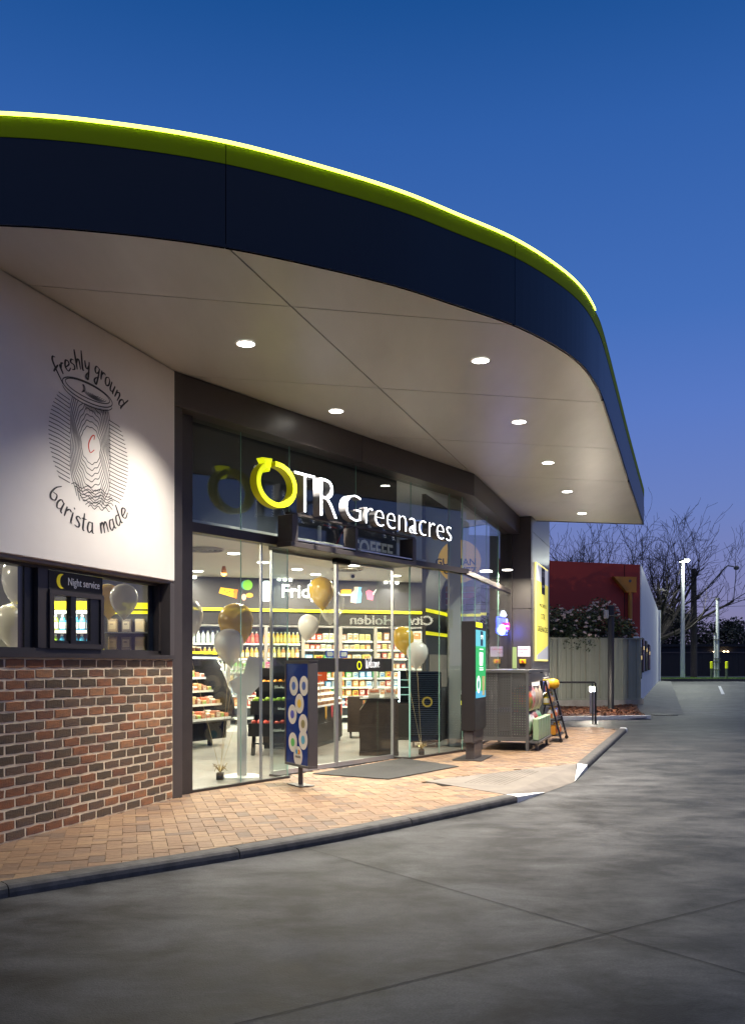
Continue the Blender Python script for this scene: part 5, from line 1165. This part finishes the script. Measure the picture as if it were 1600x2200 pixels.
# corrugated fence
COLB = mat('fence_sheet', (.22,.235,.18), .45, noise=(2,(.25,.26,.20),3))
FF = Frame(3.4, 27.9, 78.5)
fn = thing('sheet_fence', 'grey green corrugated steel fence on a concrete plinth', 'fence', FF)
FL = 5.22; npan = 11; pw = FL/npan
sheet = MB(); prf = [(0,0),(.03,-.045),(.13,-.045),(.16,0),(.30,0),(.315,-.02),(.345,-.02),(.36,0),(pw,0)]
pf = [(x*pw/.475, y) for x, y in prf[:-1]] + [(pw-.004,0)]
for (xa, ya), (xb, yb) in zip(pf, pf[1:]): sheet.face([(xa,ya,.36),(xb,yb,.36),(xb,yb,2.22),(xa,ya,2.22)])
sm = sheet.mesh('fence_sheet', COLB)
for k in range(npan): ob('fence_sheet', sm, fn, (k*pw, 0, 0))
MB().box(-.02,FL+.02,-.06,.03,2.221,2.265).build('top_rail', COLB, fn); MB().box(-.02,FL+.02,-.055,.03,.31,.359).build('bottom_rail', COLB, fn); MB().box(-.05,FL+.05,-.07,.08,-.1,.309).build('plinth', mat('plinth_concrete', (.33,.31,.27), .8, noise=(4,(.24,.22,.19),6), bump=(40,.3)), fn)
sp = thing('entry_sign', 'tall narrow black sign with white lettering mounted at the left of the fence', 'sign', FF, (.42,-.10,0))
MB().box(-.17,.17,-.02,.0,.55,2.15).build('sign_board', BLACKM, sp)
for s_, z in (('OTR',1.80), ('No',1.25), ('Entry',.85)): text('sign_lettering', s_, .20, PAPER, sp, (-.15,-.024,z), sx=.75)
# flowering shrub behind the fence
LEAFS = [mat('leaf_dark', (.022,.036,.014), .5), mat('leaf_mid', (.035,.055,.020), .5), mat('leaf_pale', (.06,.08,.03), .5)]
def leaf_cloud(m, c, rx, ry, rz_, n, size, r, nm=3, hollow=.5):
    for k in range(n):
        while True:
            v = Vector((r.uniform(-1,1), r.uniform(-1,1), r.uniform(-1,1)))
            if hollow**2 < v.length_squared < 1: break
        f = .82+.36*r.random(); p = Vector(c)+Vector((v.x*rx*f, v.y*ry*f, v.z*rz_*f))
        a = Vector((r.uniform(-1,1), r.uniform(-1,1), r.uniform(-.7,.7))).normalized(); b = a.orthogonal().normalized(); b.rotate(Matrix.Rotation(r.random()*6.3, 3, a)); s_ = size*r.uniform(.6,1.3)
        m.face([p-a*s_, p+b*s_*.4, p+a*s_, p-b*s_*.4], r.randrange(nm))
FLO = mat('blossom', (.50,.40,.38), .7)
def shrub(name, label, specs, seed, flowers):
    r = random.Random(seed); t = ob(name, None, None, FF(3.0,1.0,0), 0, label, 'shrub'); m = MB(); fm = MB(); o3 = FF(3.0,1.0,0)
    for x, y, z, rx, rz_, n in specs:
        c = FF(x, y, z)-o3; leaf_cloud(m, c, rx, rx*.8, rz_, n, .055, r, 3, .35)
        for k in range(int(n*flowers)):
            a = r.uniform(0, 6.3); e = r.uniform(-.1, 1.0); q = Vector(c)+Vector((rx*math.cos(e)*math.cos(a)*1.04, rx*.8*math.cos(e)*math.sin(a)*1.04, rz_*math.sin(e)*1.05))
            for h in range(5):
                s_ = r.uniform(.02,.04); q2 = q+Vector((r.uniform(-.05,.05), r.uniform(-.05,.05), r.uniform(-.01,.03))); fm.face([q2+Vector((s_,0,.01)), q2+Vector((0,s_,.0)), q2+Vector((-s_,0,.012)), q2+Vector((0,-s_,0))]); fm.face([q2+Vector((s_,0,-.01)), q2+Vector((0,0,s_)), q2+Vector((-s_,0,0)), q2+Vector((0,0,-s_*.6))])
    m.build('foliage', LEAFS, t); fm.build('blossoms', FLO, t, kind='stuff')
    st_ = MB()
    for x, y, z, rx, rz_, n in specs[::2]:
        c = FF(x, y, z)-o3; st_.tube([(c.x*.5, c.y, .2), (c.x*.8, c.y, z*.6), tuple(c)], [.04,.03,.012], 6)
    st_.build('stem', mat('bark', (.05,.04,.03), .9), t)
shrub('flowering_shrub', 'dark leafy shrub with pale blossom clusters above the fence', [(.6,.7,2.35,.75,.55,2200),(1.6,.8,2.75,.85,.62,2800),(2.5,.8,2.55,.8,.75,2600),(3.4,.8,2.65,.8,.6,2400),(4.2,.75,2.75,.62,.78,2200),(4.85,.7,2.35,.55,.6,1800),(3.0,.7,2.2,1.2,.5,2200),(1.2,.7,2.1,1.0,.5,1800)], 5, .017)
# neighbour building: red front, white side wall
nb_c = Vector((9.13, 31.0, 0)); FX = Frame(nb_c.x, nb_c.y, 18.7); FY = Frame(nb_c.x, nb_c.y, 78.5)
nbd = thing('neighbour_building', 'red fronted building with a long white side wall beyond the fence', 'building', FX)
REDW = mat('red_wall', (.34,.032,.016), .6, noise=(.8,(.30,.028,.015),4)); WHW = mat('white_side_wall', (.82,.82,.81), .6, noise=(.7,(.74,.74,.73),5))
H0, H1 = 4.78, 4.60
MB().prism([(0,.18),(25,.45),(25,4.62),(0,4.82)], .0, .25, axis='y').build('side_wall', WHW, nbd)
MB().prism([(-2.1,.20),(-.003,.22),(-.003,2.30),(-2.1,2.32)], .0, .16, axis='y').build('screen_wall', WHW, nbd)
MB().box(24.2,24.8,-.12,-.001,.45,4.66).build('corner_pier', WHW, nbd)
# front wall follows the other street direction
fw = MB().prism([(-6.5,0),(-.02,0),(-.02,4.82),(-6.5,4.95)], .02, .25, axis='y').build('front_wall', REDW, nbd); fw.location = (0,0,0); fw.rotation_euler = (0,0,FY.rz-FX.rz)
gr = MB().box(-.62,-.60,.005,.019,1.5,4.8).build('wall_groove', mat('groove', (.03,.006,.006), .8), nbd); gr.rotation_euler = (0,0,FY.rz-FX.rz)
MB().box(0,20,.26,6,4.2,4.3).build('roof', GREYM, nbd)
ORG = mat('rain_orange', (.42,.17,.015), .5)
rh = ob('rain_head', None, None, FY(0,0,0), FY.rz, 'orange rainwater head and downpipe on the red wall', 'rainwater head')
MB().prism([(-1.10,4.38),(-.28,4.38),(-.28,3.86),(-.62,3.86)], -.20, .0, axis='y').build('hopper', ORG, rh); MB().tube([(-.46,-.1,3.86),(-.46,-.1,.5)], .07, 14).build('downpipe', ORG, rh); MB().tube([(-.52,-.203,4.24),(-.52,-.215,4.24)], .05, 12).build('bolt', GREYM, rh)
PST = mat('poster_dark', (.02,.015,.02), .25)
for k, (a, b, z0, z1) in enumerate(((-1.45,-.45,.95,2.00), (.30,1.75,1.15,2.35), (3.1,4.9,1.18,2.32), (6.1,8.3,1.2,2.25))):
    po = thing('wall_poster', ['dark poster frame on the white wall nearest the fence','second dark poster frame on the white side wall','third dark poster frame on the white side wall','farthest dark poster frame on the white side wall'][k], 'poster', FX, group='poster frames on the white wall')
    MB().box(a,b,-.035,-.001,z0,z1).build('poster_frame', PST, po); MB().box(a+.08,b-.08,-.041,-.036,z0+.06,z1-.06).build('poster_print', [mat('print_gold', (.10,.08,.03), .3), mat('print_plum', (.14,.02,.07), .3)][k % 2], po)
    MB().tube([((a+b)/2,-.06,z1-.35),((a+b)/2,-.042,z1-.35)], .07, 10).build('poster_lamp', mat('poster_glow', (.8,.6,.25), .4, emit=.9), po)
# sloping concrete apron along the white wall
ap = MB(); AC = mat('apron_concrete', (.12,.12,.118), .75, noise=(1.5,(.075,.075,.074),7), bump=(30,.2))
def ap_pt(s_, f):
    q = FX(s_, -f*(1.25-.022*s_)); zi = .19+.0108*max(s_,0) if s_ > -2.3 else ROAD+.02; zo = road_z(q.y)+.012; return (q.x, q.y, zi+(zo-zi)*(f**.7 if f < 1 else 1))
APS = [-4.6,-2.25]+[-2.25+2*k for k in range(1,15)]
for s0, s1 in zip(APS, APS[1:]):
    if 1: pass
    for f0, f1 in ((0,.25),(.25,.5),(.5,.75),(.75,1.0)): ap.face([ap_pt(s0,f0), ap_pt(s0,f1), ap_pt(s1,f1), ap_pt(s1,f0)])
ap.build('apron', AC, kind='structure')
dg = G(1427,1541.5,ROAD); dr = ob('drain_grate', None, None, Vector((dg.x, dg.y, road_z(dg.y)+.004)), 0, 'narrow iron drain grate in the asphalt by the painted kerb', 'drain grate')
for k in range(11): MB().box(-.30+k*.055,-.27+k*.055,-.16,.16,0,.012).build('bar', BLACKM, dr)
MB().box(-.33,.33,-.19,-.161,0,.012).box(-.33,.33,.161,.19,0,.012).build('grate_frame', GREYM, dr)
# black pole with camera, light bollard, small plant
bp = W(1312,1523,27.0); bp.z = .08
pl = ob('camera_pole', None, None, bp, 0, 'tall black pole with a camera box in the mulch bed', 'pole')
MB().tube([(0,0,-.1),(0,0,2.75)], .09, 16).build('shaft', mat('pole_black', (.015,.016,.018), .4), pl); MB().cbox(-.09,.07,-.11,.09,2.75,3.10,.02).build('camera_box', BLACK, pl); MB().cbox(-.22,-.10,-.16,.0,2.70,2.95,.02).build('camera_head', mat('cam_grey', (.3,.3,.3), .4), pl); MB().tube([(-.1,-.1,2.78),(.16,-.16,2.78)], .02, 6).build('bracket', GREYM, pl)
lbp = W(1272,1525,25.6); lbp.z = .03
bl = ob('light_bollard', None, None, lbp, 0, 'pale lit bollard in the mulch bed behind the handrail', 'bollard light')
MB().lathe([(.072,0),(.072,.64)], 20).build('post', mat('bollard_grey', (.42,.43,.44), .4), bl); MB().lathe([(.070,.641),(.070,.76),(.05,.765)], 20).build('lamp_glass', mat('bollard_lamp', (1,.95,.85), .4, emit=900, ecol=(1,.88,.72)), bl); MB().lathe([(.078,.767),(.078,.79),(.03,.80)], 20).build('cap', GREYM, bl)
pp = ob('small_plant', None, None, Vector((4.5,24.9,.03)), 0, 'small flowering plant at the left of the mulch bed', 'plant'); m = MB(); leaf_cloud(m, (0,0,.22), .2,.2,.2, 160, .05, random.Random(3), 3, .1); m.build('leaves', [mat('leaf_fresh', (.07,.13,.03), .5), LEAFS[1], mat('petal_lilac', (.3,.2,.4), .6)], pp)

# ------------------------------------------------------------------ far end of the driveway
GY = 55.0; gz = road_z(GY)
vg = MB().prism([(16.3,GY),(60,GY),(60,GY+5.0),(16.0,GY+5.0)], gz-.1, gz+.15).build('grass_verge', mat('verge_grass', (.10,.18,.03), .9, noise=(6,(.14,.22,.045),4)), kind='structure')
MB().prism([(16.1,GY-.16),(60,GY-.16),(60,GY-.004),(16.1,GY-.004)], gz-.1, gz+.16).build('verge_kerb', KERBM, kind='structure')
bld = MB(); r = random.Random(9)
for k in range(9000):
    x, y = r.uniform(16.2,34), GY+r.random()*2.6; h = r.uniform(.04,.11); a = r.random()*6.3; bld.face([(x-.008,y,gz+.15),(x+.008,y,gz+.15),(x+.03*math.cos(a),y+.03*math.sin(a),gz+.15+h)], k % 2)
bld.build('grass_blades', [mat('blade_a', (.07,.14,.02), .7), mat('blade_b', (.11,.17,.03), .7)], kind='stuff')
p0, p1 = W(1545,1469,47.5), W(1553,1481,38.5); p0.z, p1.z = road_z(p0.y)+.006, road_z(p1.y)+.006
MB().face([p0+Vector((-.07,0,0)), p1+Vector((-.07,0,0)), p1+Vector((.07,0,0)), p0+Vector((.07,0,0))]).build('bay_line', KWHITE, kind='structure')
LPOLE = mat('galvanised', (.42,.44,.44), .4, metal=.4)
x = (1466-PCX)/FPX*57; lp = ob('lamp_post', None, None, (x, 57, gz+.15), 0, 'tall galvanised lamp post with a bright floodlight head on the grass', 'lamp post')
MB().tube([(0,0,0),(0,0,3.6),(0,0,7.3)], [.15,.13,.10], 14).build('pole', LPOLE, lp); MB().tube([(0,0,0),(0,0,.05)], .22, 12).build('base_flange', GREYM, lp)
MB().cbox(-.22,.35,-.30,.22,7.30,7.42,.03).build('lamp_head', GREYM, lp); MB().box(-.12,.30,-.24,.16,7.285,7.299).box(.0,.32,-.315,-.301,7.31,7.41).build('lamp_lens', mat('flood_lens', (1,1,.95), .4, emit=40, ecol=(.95,1,.85)), lp)
spot('lamp', (.1,-.3,7.22), 3000, 140, .5, (.93,1,.88), .2, lp, (rad(-30),0,0))
spot('lamp', (.1,-.05,7.22), 2000, 130, .5, (.93,1,.88), .2, lp, (0,0,0))
WPOLE = mat('timber_pole', (.075,.058,.05), .8, noise=(3,(.05,.04,.035),5,(1,1,6)))
x = (1490-PCX)/FPX*64; wp_ = ob('street_light', None, None, (x, 64, gz), 0, 'timber street light pole with a long diagonal arm', 'street light')
MB().tube([(0,0,0),(0,0,4.6),(0,0,7.75)], [.24,.21,.18], 12).build('timber_pole', WPOLE, wp_); MB().box(.12,.35,-.15,.15,5.6,5.9).build('junction_box', BLACKM, wp_)
MB().tube([(.1,-.1,5.5),(2.2,-.1,7.85),(2.35,-.1,7.95),(2.75,-.1,7.9)], .045, 8).build('arm', GREYM, wp_); MB().lathe([(.10,0),(.20,-.1),(.17,-.25),(.05,-.3)], 12, (2.95,-.1,7.95)).build('lamp_head', mat('lamp_grey', (.18,.17,.17), .5), wp_)
for px, r_, z1, lb in ((1541,.10,4.95,'taller galvanised vent pipe between the two yellow capped bollards'), (1535.5,.07,2.75,'shorter vent pipe beside the tall one on the grass')):
    x = (px-PCX)/FPX*57.5; t = ob('vent_pipe', None, None, (x,57.5,gz+.15), 0, lb, 'vent pipe', 'vent pipes on the verge'); MB().tube([(0,0,0),(0,0,z1)], r_, 12).build('pipe', LPOLE, t); MB().tube([(0,0,z1),(0,0,z1+.12)], r_*1.35, 12).build('cap', GREYM, t)
    for z in (.5,1.0,1.2,2.4): MB().box(-r_*1.6,r_*1.6,-r_*1.3,-r_*1.01,z,z+.06).build('clamp', GREYM, t)
for px, lb in ((1528,'yellow capped bollard left of the vent pipes'), (1560.5,'yellow capped bollard right of the vent pipes')):
    x = (px-PCX)/FPX*57; t = ob('bollard', None, None, (x,57,gz+.15), 0, lb, 'bollard', 'bollards on the verge'); MB().lathe([(.075,0),(.075,.62)], 14).build('post', mat('bollard_green', (.05,.06,.05), .5), t); MB().lathe([(.085,.621),(.085,1.04),(.05,1.06)], 14).build('yellow_cap', mat('cap_yellow', (.55,.60,.01), .4, emit=.12), t)
# far paling fence, houses lights, trees
ff = ob('paling_fence', None, None, (14,76,gz), 0, 'long dark timber fence across the far road', 'fence'); PAL = mat('paling', (.030,.026,.026), .8)
pm_ = MB().box(0,.49,0,.03,0,2.05).mesh('paling_panel', PAL)
for k in range(90): ob('paling_panel', pm_, ff, (k*.5, RND.uniform(-.012,.012), RND.uniform(-.01,.01)))
MB().box(0,45,-.06,-.005,1.98,2.08).build('top_rail', mat('paling_rail', (.09,.07,.065), .7), ff)
hb = ob('far_shed', None, None, (24,80,gz), 0, 'dark low shed with small lamps behind the far fence', 'shed'); MB().box(0,9,0,4,0,2.6).build('shed_wall', BLACKM, hb); MB().prism([(-.3,-.3),(9.3,-.3),(9.3,4.3),(-.3,4.3)], 2.6,2.8).build('shed_roof', BLACKM, hb)
for px, s_ in ((1555,.085),(1563,.085),(1533,.055)):
    q = W(px,1401,79.8); d_ = q-Vector((24,80,gz)); MB().lathe([(s_*.3,-s_),(s_,-s_*.4),(s_,s_*.4),(s_*.3,s_)], 10, tuple(d_)).build('wall_lamp', mat('far_lamp', (1,.75,.4), .4, emit=22, ecol=(1,.72,.40)), hb)
def bare_tree(px, Y, seed, label, limbs, size=1.0):
    r = random.Random(seed); b = Vector(((px-PCX)/FPX*Y, Y, gz)); t = ob('bare_tree', None, None, b, 0, label, 'tree'); tr, br, tw = MB(), MB(), MB()
    def grow(p, d, L, rad_, lvl):
        pts = [p]; rs = [rad_]; n = 6; bend = Vector((r.uniform(-.10,.10), r.uniform(-.10,.10), r.uniform(-.02,.12)))
        for k in range(n):
            d = (d + bend + Vector((r.uniform(-.12,.12), r.uniform(-.12,.12), r.uniform(-.08,.08)))).normalized(); p = p + d*L/n; pts.append(p); rs.append(max(.010, rad_*(1-.62*(k+1)/n)))
        (br if lvl < 2 else tw).tube(pts, rs, 6 if lvl < 1 else 4 if lvl < 2 else 3, cap=False)
        if lvl >= 4: return
        for k in range((6, 5, 3, 1)[lvl]):
            i = r.randint(1, n); q = pts[i]; dd = (pts[i]-pts[i-1]).normalized(); ax = Vector((r.uniform(-1,1), r.uniform(-.8,.8), r.uniform(-.7,1))).normalized()
            grow(q, (dd*.85 + ax*.75).normalized(), L*r.uniform(.42,.68), max(.011, rs[i]*.55), lvl+1)
    tr.tube([(0,0,0),(.1,0,1.3*size),(.0,0,2.6*size),(.05,0,3.1*size)], [.34,.28,.25,.16], 9)
    for a, e, L in limbs:
        d = Vector((math.cos(rad(a))*math.cos(rad(e)), math.sin(rad(a))*math.cos(rad(e)), math.sin(rad(e)))); grow(Vector((0,0,r.uniform(2.0,3.0)*size)), d, L*size, .15, 0)
    BK = mat('bare_bark', (.022,.017,.018), .9)
    tr.build('trunk', BK, t); br.build('branches', BK, t); tw.build('twigs', BK, t, kind='stuff')
bare_tree(1407, 60, 21, 'large bare winter tree with arching branches behind the white wall', [(175,38,5.6),(160,58,5.4),(200,24,5.8),(150,72,5.0),(90,70,4.5),(20,60,5.0),(5,38,5.4),(350,20,5.2),(30,12,4.2),(185,12,4.6),(270,50,4.2),(10,78,4.8)], 1.05)
bare_tree(1270, 63, 5, 'bare winter tree behind the red building', [(175,35,4.6),(160,60,4.8),(20,60,4.8),(5,35,4.8),(90,70,4.5),(270,60,4.2),(190,15,4.4),(350,20,4.4)], 1.1)
TL = [mat('night_leaf_a', (.020,.026,.016), .6), mat('night_leaf_b', (.028,.034,.020), .6), mat('night_leaf_c', (.014,.018,.012), .6)]
def dark_tree(X, Y, H, R_, seed, label):
    r = random.Random(seed); t = ob('dark_tree', None, None, (X, Y, gz), 0, label, 'tree', 'dark trees along the far road'); m = MB()
    for k in range(15):
        a = r.random()*6.3; e = r.uniform(0,1); c = (R_*.75*math.cos(a)*e, R_*.6*math.sin(a)*e, H*(.22+.62*r.random())); s_ = R_*r.uniform(.32,.55); leaf_cloud(m, c, s_, s_, s_*.8, 330, .17, r, 3, .3)
    m.build('crown', TL, t); MB().tube([(0,0,0),(.1,0,H*.4),(0,.1,H*.75)], [.22,.16,.07], 7).build('trunk', mat('bark', (.05,.04,.03), .9), t)
tl = [(25.5,88,6.2,3.4),(30,90,6.8,3.8),(34.5,87,5.6,3.2),(38.5,89,5.4,3.4),(21.5,92,7.0,3.6),(43,88,6.2,3.6),(28,96,7.0,4.2),(35.5,97,6.4,4.0),(49,86,6.5,4.0)]
lbs = ['dark tree directly behind the timber street light pole','dark tree between the street light and the vent pipes','dark tree behind the vent pipes','dark tree at the right edge, behind the yellow capped bollards','dark tree just right of the white side wall','dark tree beyond the right edge of the driveway','tallest dark tree at the back, behind the street light','dark tree at the back behind the vent pipes','dark tree farthest right along the road']
for (X, Y, H, R_), lb in zip(tl, lbs): dark_tree(X, Y, H, R_, int(X*10), lb)

# dealer sign across the forecourt, out of frame to the right, mirrored in the glass doors
def mirror_pt(px, py, dist):
    r = Vector(((px-PCX)/FPX, 1.0, (HOR-py)/FPX)); o = FB(0,.52); n = Vector((FB.n.x, FB.n.y, 0)); k = n.dot(o)/n.dot(r); h = Vector((0,0,ZC))+r*k
    d = (r - n*2*r.dot(n)); return h + d*dist
pa, pb = mirror_pt(905,1334,27), mirror_pt(752,1334,27); mid = (pa+pb)/2; dv = (pb-pa); dv.z = 0
ds = ob('dealer_sign', None, None, Vector((mid.x, mid.y, 0)), math.atan2(dv.y, dv.x), 'warm lit dealer name sign across the forecourt, mirrored in the doors', 'sign')
wl_ = dv.length
MB().box(-wl_*.8, wl_*1.1, .02, .10, mid.z-.30, mid.z+.55).build('sign_band', mat('dealer_band', (.16,.11,.07), .6, emit=.10), ds)
MB().box(-wl_*.8, wl_*1.1, .30, 5, 0, mid.z-.30).build('showroom', BLACKM, ds)
text('sign_lettering', 'City Holden', .58, mat('dealer_lit', (1,.95,.75), .5, emit=4.5, ecol=(1,.93,.70)), ds, (0,.0,mid.z-.17), .02, fit=(-wl_/2, wl_/2), bold=.008)

# overhead wires along the far road
for k, (z, y, lb) in enumerate(((5.9,66,'upper overhead wire along the far road'),(5.5,66.4,'lower overhead wire along the far road'))):
    w_ = ob('overhead_wire', None, None, (8,y,gz), 0, lb, 'wire', 'overhead wires'); MB().tube([(i*3.0, 0, z-.35*math.sin(math.pi*((i*3.0) % 24)/24)) for i in range(17)], .016, 4).build('cable', BLACKM, w_)
